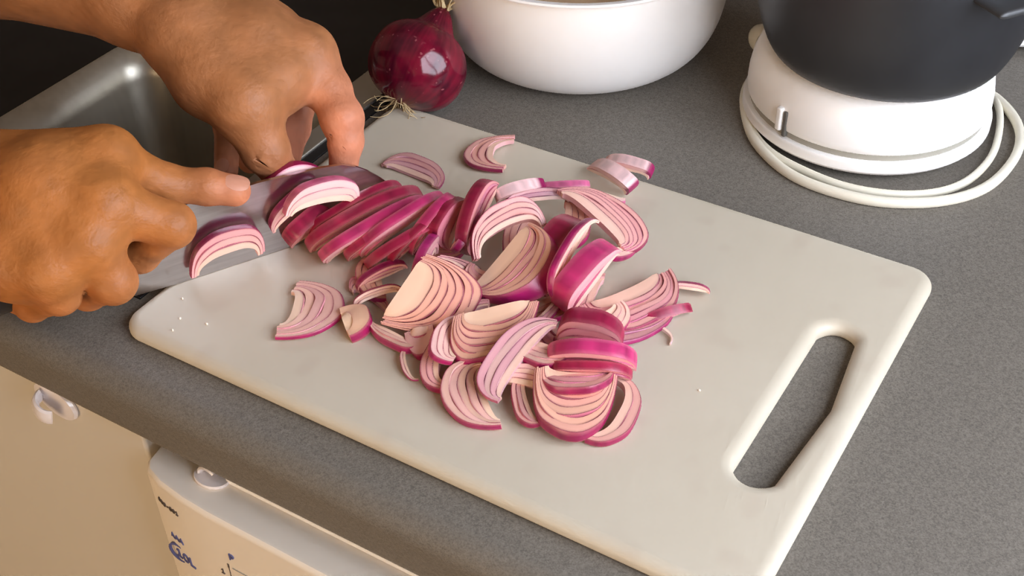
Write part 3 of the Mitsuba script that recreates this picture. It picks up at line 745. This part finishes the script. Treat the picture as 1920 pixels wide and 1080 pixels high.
STYLE = {  # flesh, ring line, skin outside, skin of the inner rings, inner face
    'pink':   ((.74, .405, .375), (.20, .035, .075), (.24, .008, .060), (.46, .12, .20), (.70, .38, .38)),
    'pale':   ((.80, .53, .45), (.36, .10, .14), (.30, .010, .085), (.58, .25, .29), (.78, .52, .47)),
    'white':  ((.82, .60, .56), (.56, .26, .33), (.50, .10, .21), (.66, .34, .40), (.82, .60, .57)),
    'tipped': ((.80, .56, .52), (.50, .18, .25), (.76, .50, .49), (.72, .44, .45), (.80, .56, .52)),
    'big':    ((.76, .43, .345), (.17, .030, .060), (.22, .006, .055), (.42, .10, .17), (.72, .40, .36)),
    'tan':    ((.72, .42, .32), (.22, .045, .075), (.30, .008, .090), (.46, .13, .19), (.70, .40, .35)),
    'lilac':  ((.60, .33, .345), (.22, .05, .11), (.27, .012, .09), (.42, .14, .22), (.58, .32, .36)),
    'grey':   ((.56, .32, .34), (.20, .05, .09), (.32, .06, .12), (.42, .16, .22), (.54, .32, .34)),
    'purple': ((.66, .29, .31), (.34, .045, .12), (.25, .008, .042), (.27, .014, .062), (.50, .12, .20)),
    'bright': ((.76, .42, .45), (.42, .06, .18), (.45, .026, .125), (.44, .04, .15), (.66, .24, .34)),
    'core':   ((.76, .53, .38), (.50, .20, .18), (.27, .008, .070), (.58, .26, .25), (.76, .52, .40)),
    'vee':    ((.76, .46, .45), (.36, .06, .14), (.24, .006, .06), (.36, .03, .12), (.68, .36, .40)),
    'wisp':   ((.74, .57, .52), (.60, .34, .37), (.64, .38, .42), (.68, .46, .48), (.74, .60, .56)),
}
def smooth_np(x):
    x = np.clip(x, 0, 1)
    return x * x * (3 - 2 * x)
def layer_mesh(A, B, Q, r0, r1, th, c, st, outermost, slope, warp, off, seed, core):
    rng = np.random.default_rng(seed)
    Mi = (A + B) / 2
    a, q = (A - B) / 2, Q - Mi
    n = np.cross(a, q); n /= np.linalg.norm(n)
    M_ = 24
    th_ = np.linspace(.02, PI - .02, M_ + 1)
    flesh, line, skin_o, skin_i, inside = [np.array(x) for x in st]
    flesh = flesh * np.array((.94, .84, .82)) * rng.uniform(.93, 1.05) + rng.normal(0, .012, 3)
    skin = skin_o if outermost else skin_i
    ph = rng.uniform(0, 6, 3)
    wob = 1 + .018 * np.sin(th_ * 3 + ph[0]) + .012 * np.sin(th_ * 7 + ph[1])
    skew = rng.normal(0, .012)
    size = max(np.linalg.norm(a), np.linalg.norm(q))
    def pt(r, side):
        """points along the ring at radius r; side 1 = upper cut, -1 = lower cut"""
        b = 1 - c * (1 - r)
        rr_ = r * (1 + (slope if side < 0 else 0) * r * .45)
        x = np.sign(np.cos(th_)) * np.abs(np.cos(th_)) ** .84 * b
        y = np.sin(th_) ** .80 * rr_ * wob
        h = side * th * .5 * (.80 + .20 * np.sin(th_))
        lift = warp * size * (r * r * np.sin(th_) ** 2) + off + .0005 * np.sin(2.3 * th_ + ph[2])
        return Mi + x[:, None] * a + (y + skew * np.cos(th_))[:, None] * q + (h + lift)[:, None] * n
    V, Fc, Cl = [], [], []
    def sheet(rows, cols, flip):
        o = sum(len(x) for x in V)
        k = M_ + 1
        for p, cl in zip(rows, cols):
            V.append(p); Cl.append(np.broadcast_to(cl, (k, 3)) if np.ndim(cl) == 1 else cl)
        for i in range(len(rows) - 1):
            for j in range(M_):
                s_, t_ = o + i * k + j, o + i * k + j + 1
                qd = [[s_, t_, t_ + k], [s_, t_ + k, s_ + k]]
                Fc.extend([x[::-1] for x in qd] if flip else qd)
    w = r1 - r0
    rad = [r0, r0 + w * .16, r0 + w * .60, r1 - min(w * .20, .030), r1]
    light = flesh * np.array([1.03, 1.05, 1.05])
    if core: flesh = flesh * .55 + np.array((.84, .64, .44)) * .45; light = flesh * np.array([1.03, 1.05, 1.05])
    cut = [flesh * .80 + line * .20 if not core else flesh, flesh, light, flesh * .86 + line * .14, line]
    if outermost: cut[-1] = skin * .6 + line * .4
    sheet([pt(r, 1) for r in rad], cut, True)
    sheet([pt(r, -1) for r in rad], cut, False)
    streak = (.62 + .76 * np.array([meshkit.noise(np.array([[t * 9 + seed, seed * 1.7, 0.]]))[0] for t in th_]))[:, None]
    sk = np.clip(skin * streak, 0, 1)
    mid = (r1 * 1.0)
    edge_c = np.clip(skin * .8 + flesh * .2, 0, 1)
    bulge = [pt(r1, 1), pt(r1, 1) * .72 + pt(r1, -1) * .28 + (pt(r1, 1) - pt(r1 * .97, 1)) * .8, pt(r1, 1) * .28 + pt(r1, -1) * .72 + (pt(r1, 1) - pt(r1 * .97, 1)) * .8, pt(r1, -1)]
    sheet(bulge, [np.broadcast_to(edge_c, sk.shape), sk, sk, np.broadcast_to(edge_c, sk.shape)], False)
    if r0 > .001:
        sheet([pt(r0, 1), pt(r0, -1)], [inside, inside], True)
    if st is STYLE['tipped']:
        tip = smooth_np((th_ - .70 * PI) / (.10 * PI))[:, None] if outermost else np.zeros((M_ + 1, 1))
        Cl = [cl * (1 - tip) + np.array((.25, .008, .075)) * tip for cl in Cl]
    for e in (0, M_):                                     # the two chord ends
        o = sum(len(x) for x in V)
        P_ = [pt(r, 1)[e] for r in rad] + [pt(r, -1)[e] for r in rad]
        V.append(np.array(P_)); Cl.append(np.tile(light, (10, 1)))
        for i in range(4):
            qd = [[o + i, o + i + 1, o + i + 6], [o + i, o + i + 6, o + i + 5]]
            Fc.extend([x[::-1] for x in qd] if e else qd)
    if r0 <= .001:                                        # flat chord face of the core
        pass
    return np.vstack(V), np.array(Fc), np.clip(np.vstack(Cl), .003, .95)
for k_, (A, B, Q, nl, inner, th, c, style, slope, warp, fan, text, grp) in enumerate(SLICES):
    A, B, Q = (np.array(x) / 1000 for x in (A, B, Q))
    key = numbered('onion_slice')
    edges = np.linspace(inner, 1, nl + 1) if inner > .12 else np.r_[inner, np.linspace(.36, 1, nl)]
    for i in range(nl):
        gap = .0 if i == 0 else .006
        off = fan * .0006 * (i - nl / 2)
        v, f, col = layer_mesh(A, B, Q, edges[i] + gap, edges[i + 1], th / 1000 * (1 - .05 * ((i * 7 + k_) % 3)), c, STYLE[style], i == nl - 1, slope, warp, off, 100 * k_ + i, i == 0)
        layer = f'{key}__layer' + (f'_{i:03d}' if i else '')
        put(layer, (v, f), 'm_onion', True, color=col)
    tag(key, text, 'onion slice', grp)
# the half onion that is being cut, behind the blade
def half_onion():
    nl, nu = 26, 40
    c = kp(.098, 0, -.0030)
    V, Cl, Fc = [], [], []
    R = np.array([.0280, .0265, .0470])                   # along the blade, away from it, up
    for i, t in enumerate(np.linspace(0, 1, nl)):
        for j, s_ in enumerate(np.linspace(0, PI, nu)):
            lat = t * PI / 2
            d = np.array([math.cos(s_) * math.cos(lat), math.sin(lat), math.sin(s_) * math.cos(lat)])
            V.append(c + KD * d[0] * R[0] - KN * d[1] * R[1] + KZ * d[2] * R[2])
            Cl.append(np.array((.27, .006, .065)) * (.8 + .5 * meshkit.noise(np.array([[s_ * 7, t * 2, 1.]]))[0]))
    for i in range(nl - 1):
        for j in range(nu - 1):
            a = i * nu + j
            Fc += [[a, a + 1, a + nu + 1], [a, a + nu + 1, a + nu]]
    o = len(V)                                             # cut face with rings
    rings = np.r_[0, np.linspace(.12, 1, 25)]
    for r in rings:
        for s_ in np.linspace(0, PI, nu):
            V.append(c + KD * math.cos(s_) * R[0] * r + KZ * math.sin(s_) * R[2] * r)
            ph = (r * 6) % 1
            Cl.append(np.array((.86, .58, .56)) if .15 < ph < .85 else np.array((.50, .14, .24)))
    for i in range(len(rings) - 1):
        for j in range(nu - 1):
            a = o + i * nu + j
            Fc += [[a, a + nu + 1, a + 1], [a, a + nu, a + nu + 1]]
    return np.array(V), np.array(Fc), np.array(Cl)
v, f, col = half_onion()
put('half_onion', (v, f), 'm_onion', True, color=col)
tag('half_onion', 'half red onion behind the knife blade under the left hand, being sliced', 'half onion')

# crumbs of onion left on the board
rng = np.random.default_rng(11)
for x, y in ((-.1435, -.1020), (-.1530, -.0900), (-.1405, -.1105), (-.1290, -.0985), (.1010, -.0195)):
    m = trimesh.creation.icosphere(subdivisions=1, radius=.0007)
    m.apply_scale(rng.uniform(.6, 1.3, 3)); m.apply_translation((x, y, BT + .0004))
    k_ = put(numbered('onion_crumb'), m, 'm_crumb', True)
    tag(k_, 'tiny pale crumb of onion lying on the chopping board', 'crumb', 'tiny onion crumbs on the board')

# ------------------------------------------------------------------ the cook's hands: one continuous skin each
LEFT_HAND = dict(
    joints={
        'F0': (-0.7307, -0.0522, 0.1405, 0.0440, 0),
        'F1': (-0.3414, -0.0111, 0.1178, 0.0295, 0),
        'F2': (-0.2436, 0.0044, 0.114, 0.0265, 0),
        'W1': (-0.2049, -0.0037, 0.1027, 0.0190, 0),
        'W2': (-0.2107, 0.0311, 0.1025, 0.0200, 0),
        'T0': (-0.1839, -0.0104, 0.0886, 0.0190, 0),
        'T1': (-0.1612, -0.0149, 0.0819, 0.0155, 0),
        'T2': (-0.1476, -0.0196, 0.0591, 0.0118, 0.15),
        'T3': (-0.1476, -0.0124, 0.0414, 0.0100, 0.5),
        'B': (-0.1809, 0.0153, 0.0908, 0.0210, 0),
        'B2': (-0.1601, 0.0082, 0.0827, 0.0150, 0.1),
        'MI': (-0.1585, 0.0313, 0.0862, 0.0135, 0.05),
        'I1': (-0.141, 0.0279, 0.0715, 0.0112, 0.55),
        'I2a': (-0.1284, 0.0205, 0.0622, 0.0109, 0.8),
        'I2': (-0.1241, 0.0162, 0.0519, 0.0089, 0.9),
        'I3': (-0.1234, 0.0101, 0.036, 0.0076, 1),
        'MM': (-0.1861, 0.0376, 0.0885, 0.0125, 0),
        'M1': (-0.1758, 0.0443, 0.0543, 0.0105, 0.6),
        'M2': (-0.1708, 0.0265, 0.0395, 0.0094, 1),
        'M3': (-0.1625, 0.0074, 0.0304, 0.0082, 1),
        'MR': (-0.2125, 0.0429, 0.089, 0.0120, 0),
        'R1': (-0.2081, 0.0579, 0.0467, 0.0098, 0.3),
        'R2': (-0.2058, 0.0383, 0.0255, 0.0088, 0.5),
        'R3': (-0.1961, 0.0152, 0.0163, 0.0078, 0.7),
        'MP': (-0.2372, 0.045, 0.0884, 0.0110, 0),
        'P1': (-0.2289, 0.0475, 0.0497, 0.0088, 0.3),
        'P2': (-0.211, 0.017, 0.034, 0.0076, 0.5),
        'P3': (-0.1919, -0.0086, 0.024, 0.0066, 0.6),
    },
    palm=[('F0', 'F1'), ('F1', 'F2'), ('F2', 'W1'), ('F2', 'W2'), ('W1', 'T0'), ('W1', 'B'), ('W2', 'B'), ('W2', 'MP'), ('W2', 'MR'), ('B', 'MI'), ('B', 'MM'), ('B', 'T1'), ('T0', 'T1'), ('W1', 'T0'), ('T0', 'B2'), ('B2', 'MI'), ('MI', 'MM'), ('MM', 'MR'), ('MR', 'MP'), ('B', 'MR'), ('W1', 'W2'), ('T1', 'B2')],
    fingers={'thumb': ['T1', 'T2', 'T3'], 'index': ['MI', 'I1', 'I2a', 'I2', 'I3'], 'middle': ['MM', 'M1', 'M2', 'M3'], 'ring': ['MR', 'R1', 'R2', 'R3'], 'pinky': ['MP', 'P1', 'P2', 'P3']})
RIGHT_HAND = dict(
    joints={
        'E0': (-0.3975, -0.3594, 0.1152, 0.0420, 0),
        'E1': (-0.284, -0.1784, 0.0682, 0.0290, 0),
        'WA': (-0.2396, -0.1293, 0.0797, 0.0195, 0),
        'WB': (-0.2213, -0.1543, 0.0584, 0.0195, 0),
        'C': (-0.1895, -0.1207, 0.0779, 0.0250, 0),
        'C2': (-0.1895, -0.145, 0.0597, 0.0190, 0),
        'MI': (-0.1767, -0.0948, 0.0879, 0.0132, 0),
        'I1': (-0.162, -0.0753, 0.0669, 0.0096, 0.1),
        'I2': (-0.1481, -0.0628, 0.0627, 0.0085, 0.4),
        'I3': (-0.138, -0.0547, 0.0589, 0.0080, 0.9),
        'MM': (-0.1598, -0.1146, 0.0805, 0.0140, 0),
        'M1': (-0.1383, -0.0973, 0.0654, 0.0104, 0.1),
        'M2': (-0.1598, -0.1027, 0.0441, 0.0092, 0.2),
        'M3': (-0.1764, -0.1059, 0.0344, 0.0085, 0.5),
        'MR': (-0.1595, -0.1288, 0.0691, 0.0135, 0),
        'R1': (-0.1507, -0.1282, 0.0484, 0.0104, 0.2),
        'R2': (-0.1747, -0.1265, 0.0313, 0.0090, 0.3),
        'R3': (-0.1929, -0.1249, 0.026, 0.0082, 0.5),
        'MP': (-0.1686, -0.1459, 0.0608, 0.0122, 0),
        'P1': (-0.1664, -0.147, 0.0474, 0.0090, 0.3),
        'P2': (-0.1909, -0.1466, 0.0309, 0.0080, 0.3),
        'P3': (-0.2076, -0.1442, 0.0254, 0.0074, 0.5),
        'K0': (-0.2374, -0.1115, 0.0713, 0.0155, 0),
        'K1': (-0.2293, -0.0901, 0.0595, 0.0125, 0.1),
        'K2': (-0.215, -0.0749, 0.0469, 0.0110, 0.3),
        'K3': (-0.1919, -0.0714, 0.0387, 0.0095, 0.6),
    },
    palm=[('E0', 'E1'), ('E1', 'WA'), ('E1', 'WB'), ('WA', 'WB'), ('WA', 'C'), ('WB', 'C'), ('C', 'MI'), ('C', 'MM'), ('C', 'MR'), ('C', 'MP'), ('WA', 'MI'), ('WB', 'MP'), ('MI', 'MM'), ('MM', 'MR'), ('MR', 'MP'), ('WA', 'K0'), ('K0', 'MI'), ('WB', 'C2'), ('C2', 'MP'), ('C', 'C2')],
    fingers={'thumb': ['K0', 'K1', 'K2', 'K3'], 'index': ['MI', 'I1', 'I2', 'I3'], 'middle': ['MM', 'M1', 'M2', 'M3'], 'ring': ['MR', 'R1', 'R2', 'R3'], 'pinky': ['MP', 'P1', 'P2', 'P3']})
def round_cone(p, a, b, r1, r2):
    ba = b - a
    l2 = ba @ ba; rr_ = r1 - r2; a2 = l2 - rr_ * rr_; il2 = 1 / l2
    pa = p - a
    y = pa @ ba
    z = y - l2
    x2 = ((pa * l2 - y[..., None] * ba) ** 2).sum(-1)
    y2 = y * y * l2; z2 = z * z * l2
    k = np.sign(rr_) * rr_ * rr_ * x2
    out = (np.sqrt(np.maximum(x2 * a2 * il2, 0)) + y * rr_) * il2 - r1
    c1 = np.sign(z) * a2 * z2 > k
    c2 = np.sign(y) * a2 * y2 < k
    out = np.where(c1, np.sqrt(x2 + z2) * il2 - r2, out)
    return np.where(c2 & ~c1, np.sqrt(x2 + y2) * il2 - r1, out)
def smin(a, b, k):
    h = np.maximum(k - np.abs(a - b), 0) / k
    return np.minimum(a, b) - h * h * h * k / 6
def surface_nets(f, lo, step):
    """the zero surface of the grid f as quads (naive surface nets)"""
    s = f < 0
    nx, ny, nz = f.shape
    cs = [s[i:nx - 1 + i, j:ny - 1 + j, k:nz - 1 + k] for i in (0, 1) for j in (0, 1) for k in (0, 1)]
    cnt = sum(c.astype(np.int8) for c in cs)
    cell = (cnt > 0) & (cnt < 8)
    ids = -np.ones(cell.shape, int)
    idx = np.argwhere(cell)
    ids[tuple(idx.T)] = np.arange(len(idx))
    acc, num = np.zeros((len(idx), 3)), np.zeros(len(idx))
    corners = [np.array(c) for c in np.ndindex(2, 2, 2)]
    val = {tuple(c): f[tuple((idx + c).T)] for c in corners}
    for c in corners:
        for ax in range(3):
            if c[ax] == 0:
                d = c.copy(); d[ax] = 1
                va, vb = val[tuple(c)], val[tuple(d)]
                m = (va < 0) != (vb < 0)
                t = np.where(m, va / np.where(m, va - vb, 1), 0)
                pt = c + np.outer(t, (d - c))
                acc[m] += pt[m]; num[m] += 1
    v = lo + step * (idx + acc / num[:, None])
    quads = []
    for ax in range(3):
        u, w = (ax + 1) % 3, (ax + 2) % 3
        sl0 = [slice(None)] * 3; sl1 = [slice(None)] * 3
        sl0[ax] = slice(0, -1); sl1[ax] = slice(1, None)
        ch = s[tuple(sl0)] != s[tuple(sl1)]
        e = np.argwhere(ch)
        ok = (e[:, u] > 0) & (e[:, w] > 0) & (e[:, u] < f.shape[u] - 1) & (e[:, w] < f.shape[w] - 1)
        e = e[ok]
        du, dw = np.eye(3, dtype=int)[u], np.eye(3, dtype=int)[w]
        q = np.stack([ids[tuple((e - du - dw).T)], ids[tuple((e - dw).T)], ids[tuple(e.T)], ids[tuple((e - du).T)]], 1)
        inside = s[tuple(e.T)]
        q[~inside] = q[~inside][:, ::-1]
        quads.append(q)
    return v, np.vstack(quads)
def hand_mesh(H, step=.0016, web=.016, clip=None, extra=None, pk=.013):
    J = {k: np.array(x) for k, x in H['joints'].items()}
    def in_hand(p):
        d = None
        for a, b in H['palm']:
            c = round_cone(p, J[a][:3], J[b][:3], J[a][3], J[b][3])
            d = c if d is None else smin(d, c, pk)
        whole = d
        for name, ch in H['fingers'].items():
            e = None
            for a, b in zip(ch[:-1], ch[1:]):
                c = round_cone(p, J[a][:3], J[b][:3], J[a][3] * (.97 if a == ch[0] else 1), J[b][3])
                e = c if e is None else smin(e, c, .004)
            for a in ch[1:-1]:                                  # knuckles
                c = np.linalg.norm(p - J[a][:3], axis=-1) - J[a][3] * 1.05
                e = smin(e, c, .004)
            e = smin(d, e, web)
            whole = smin(whole, e, .0022)
        if extra is not None: whole = extra(p, whole, J)
        return whole
    pts = np.array([x[:3] for k, x in J.items()]); rad = np.array([x[3] for x in J.values()])
    lo, hi = (pts - rad[:, None]).min(0) - .006, (pts + rad[:, None]).max(0) + .006
    if clip is not None:
        lo, hi = np.maximum(lo, clip[0]), np.minimum(hi, clip[1])
    n = np.ceil((hi - lo) / step).astype(int) + 1
    f = np.empty(n, np.float64)
    yz = np.stack(np.meshgrid(np.arange(n[1]), np.arange(n[2]), indexing='ij'), -1) * step + lo[1:]
    # coarse pass first, the fine one only near the skin
    cs = 4
    cn = -(-n // cs) + 1
    cg = np.stack(np.meshgrid(*[np.arange(k) for k in cn], indexing='ij'), -1) * (step * cs) + lo
    cd = in_hand(cg.reshape(-1, 3)).reshape(cn)
    near = np.abs(cd) < step * cs * 2.4
    ii = np.minimum(np.arange(n[0]) // cs, cn[0] - 1), np.minimum(np.arange(n[1]) // cs, cn[1] - 1), np.minimum(np.arange(n[2]) // cs, cn[2] - 1)
    f = cd[np.ix_(*ii)].copy()
    mask = near[np.ix_(*ii)]
    q = np.argwhere(mask)
    out = np.empty(len(q))
    for k in range(0, len(q), 200000):
        out[k:k + 200000] = in_hand(q[k:k + 200000] * step + lo)
    f[mask] = out
    f[0] = f[-1] = 1; f[:, 0] = f[:, -1] = 1; f[:, :, 0] = f[:, :, -1] = 1
    v, qd = surface_nets(f, lo, step)
    m = trimesh.Trimesh(v, np.vstack([qd[:, [0, 1, 2]], qd[:, [0, 2, 3]]]), process=False)
    m = max(m.split(only_watertight=False), key=lambda x: len(x.faces))
    trimesh.smoothing.filter_taubin(m, lamb=.5, nu=.52, iterations=6)
    if m.volume < 0: m.invert()
    return m, J
def skin_colours(v, J, dorsal, pink):
    dark = np.zeros(len(v))
    w = np.full(len(v), .02); t = np.zeros(len(v))
    for x in J.values():
        k = np.exp(-((np.linalg.norm(v - x[:3], axis=1) / (x[3] * 1.3)) ** 2))
        w += k; t += k * x[4]
    t = np.clip(t / w + .25 * (meshkit.fbm(v * 55, 3) - .5), 0, 1)[:, None]
    for k in ('I1', 'T2', 'M1', 'R1'):                     # darker skin over the finger joints
        fold = np.exp(-((np.linalg.norm(v - J[k][:3], axis=1) / (J[k][3] * .95)) ** 4)) if k in J else 0
        dark = dark + fold
    blot = (meshkit.fbm(v * 130 + 7, 3) - .5)[:, None]
    c = np.array(dorsal) * (1 - t) + np.array(pink) * t
    return np.clip(c * (1 + .5 * blot) * (1 - .22 * np.clip(dark, 0, 1))[:, None], .01, .95)

def ridge(p, d, pts, r, k=.006):
    for (a, ra), (b, rb) in zip(zip(pts[:-1], r[:-1]), zip(pts[1:], r[1:])):
        d = smin(d, round_cone(p, np.array(a), np.array(b), ra, rb + 1e-5), k)
    return d
def crease(p, d, a, b, r, k=.0015):
    return -smin(-d, round_cone(p, np.array(a), np.array(b), r, r + 1e-5), k)
CAMDIR = {}
def over(J, k, up, f=1.0):
    """a point on the skin of joint k in the direction up"""
    up = np.array(up, float)
    return J[k][:3] + up / np.linalg.norm(up) * J[k][3] * f
def right_detail(p, d, J):
    up = (.30, -.35, .88)
    for k in ('MI', 'MM', 'MR', 'MP'):                   # knuckle and its tendon
        a, b = over(J, k, up, .86), over(J, 'C', up, .93)
        d = ridge(p, d, [a, a * .5 + b * .5, a * .12 + b * .88], (.0050, .0030, .0022), .004)
    wa, c = over(J, 'WB', up, 1.0), over(J, 'C', up, .98)
    e = over(J, 'C2', (.5, -.7, .5), .98)
    d = ridge(p, d, [wa, c * .5 + e * .5, over(J, 'MR', up, .8)], (.0014, .0012, .0010), .003)      # a vein
    for t in ():                                        # folds over the forefinger's middle joint
        ax = J['I2'][:3] - J['I1'][:3]; ax /= np.linalg.norm(ax)
        n_ = np.cross(ax, up); n_ /= np.linalg.norm(n_)
        m_ = over(J, 'I1', up, 1.06) + ax * .0028 * t
        d = crease(p, d, m_ - n_ * .004, m_ + n_ * .004, .0006)
    return d
def left_detail(p, d, J):
    up = (.42, -.66, .62)
    ax = J['T3'][:3] - J['T1'][:3]; ax /= np.linalg.norm(ax)
    n_ = np.cross(ax, up); n_ /= np.linalg.norm(n_)
    for t in (-1, 0, 1, 2):                             # folds on the thumb's joint
        m_ = over(J, 'T2', up, 1.06) + ax * (.0022 * t + .003)
        d = crease(p, d, m_ - n_ * (.0005 if t else -.001) - n_ * .003, m_ + n_ * .0045 + ax * .0012, .0006)
    for k, f in (('I2', -.35), ('I1', .1)):                    # folds inside the forefinger
        q = over(J, k, (-.5, -.75, .15), 1.04)
        t_ = J['I3'][:3] - J['I1'][:3]; t_ /= np.linalg.norm(t_)
        s_ = np.cross(t_, (-.5, -.75, .15)); s_ /= np.linalg.norm(s_)
        q = q - t_ * .002
        d = crease(p, d, q - s_ * .006, q + s_ * .006, .0009)
    for k in ('MI', 'MM', 'MR'):
        a, b = over(J, k, (.2, -.2, .95), .90), over(J, 'W2', (.2, -.4, .9), .92)
        d = ridge(p, d, [a, a * .5 + b * .5, a * .15 + b * .85], (.0036, .0018, .0012), .006)
    return d
mesh, J = hand_mesh(LEFT_HAND, .0016, extra=left_detail, clip=(np.array([-.62, -.2, -.02]), np.array([.1, .2, .3])))
put('person__left_arm', mesh, 'm_skin', True, color=skin_colours(np.array(mesh.vertices), J, (.315, .125, .047), (.56, .205, .115)))
mesh, J2 = hand_mesh(RIGHT_HAND, .0016, web=.008, pk=.009, extra=right_detail, clip=(np.array([-.44, -.42, -.02]), np.array([.1, .2, .3])))
put('person__right_arm', mesh, 'm_skin', True, color=skin_colours(np.array(mesh.vertices), J2, (.345, .122, .030), (.56, .205, .105)))
def nail(key, tip, prev, up, r, w=.0048, l=.0062):
    """a fingernail on the back of the last phalanx"""
    tip, prev, up = (np.array(x, float) for x in (tip, prev, up))
    d = tip - prev; d /= np.linalg.norm(d)
    up = up - d * (up @ d); up /= np.linalg.norm(up)
    s_ = np.cross(d, up)
    g = np.linspace(-1, 1, 9)
    U, W = np.meshgrid(g, g, indexing='ij')
    rad = np.maximum(np.abs(U), np.abs(W)) + 1e-9
    sc = rad / np.sqrt(U ** 2 + W ** 2 + 1e-12) * .9 + .1
    x, y = U * sc * l, W * sc * w
    ang = y / r
    def surf(rr_):
        return tip + (x + .0005)[..., None] * d + (np.sin(ang) * rr_)[..., None] * s_ + (np.cos(ang) * rr_ - .10 * (x / l + .3) ** 2 * rr_ * .6)[..., None] * up
    top, bot = surf(r + .0004), surf(r - .0010)
    v = np.vstack([top.reshape(-1, 3), bot.reshape(-1, 3)])
    i, j = np.meshgrid(np.arange(8), np.arange(8), indexing='ij')
    q = np.stack([i * 9 + j, i * 9 + j + 1, (i + 1) * 9 + j + 1, (i + 1) * 9 + j], -1).reshape(-1, 4)
    f = [np.vstack([q[:, [0, 1, 2]], q[:, [0, 2, 3]]]), np.vstack([q[:, [0, 2, 1]], q[:, [0, 3, 2]]]) + 81]
    bd = [k for k in range(9)] + [9 * k + 8 for k in range(1, 9)] + [72 + k for k in range(7, -1, -1)] + [9 * k for k in range(7, 0, -1)]
    for a, b in zip(bd, bd[1:] + bd[:1]):
        f.append(np.array([[a, a + 81, b + 81], [a, b + 81, b]]))
    m = trimesh.Trimesh(v, np.vstack(f), process=False)
    trimesh.repair.fix_normals(m)
    put(key, m, 'm_nail', 40)
nail('person__right_arm__fingernail', J2['I3'][:3], J2['I2'][:3], (.35, -.15, .9), .0080)
nail('person__left_arm__fingernail', J['P3'][:3], J['P2'][:3], (.5, -.8, .1), .0066, .0040, .0050)
tag('person', 'bare arms of a person, left hand holding the onion, right hand guiding the knife', 'person')
tag('person__left_arm', 'left hand pressing the onion with bent fingers')
tag('person__right_arm', 'right hand around the knife with the forefinger along the blade')
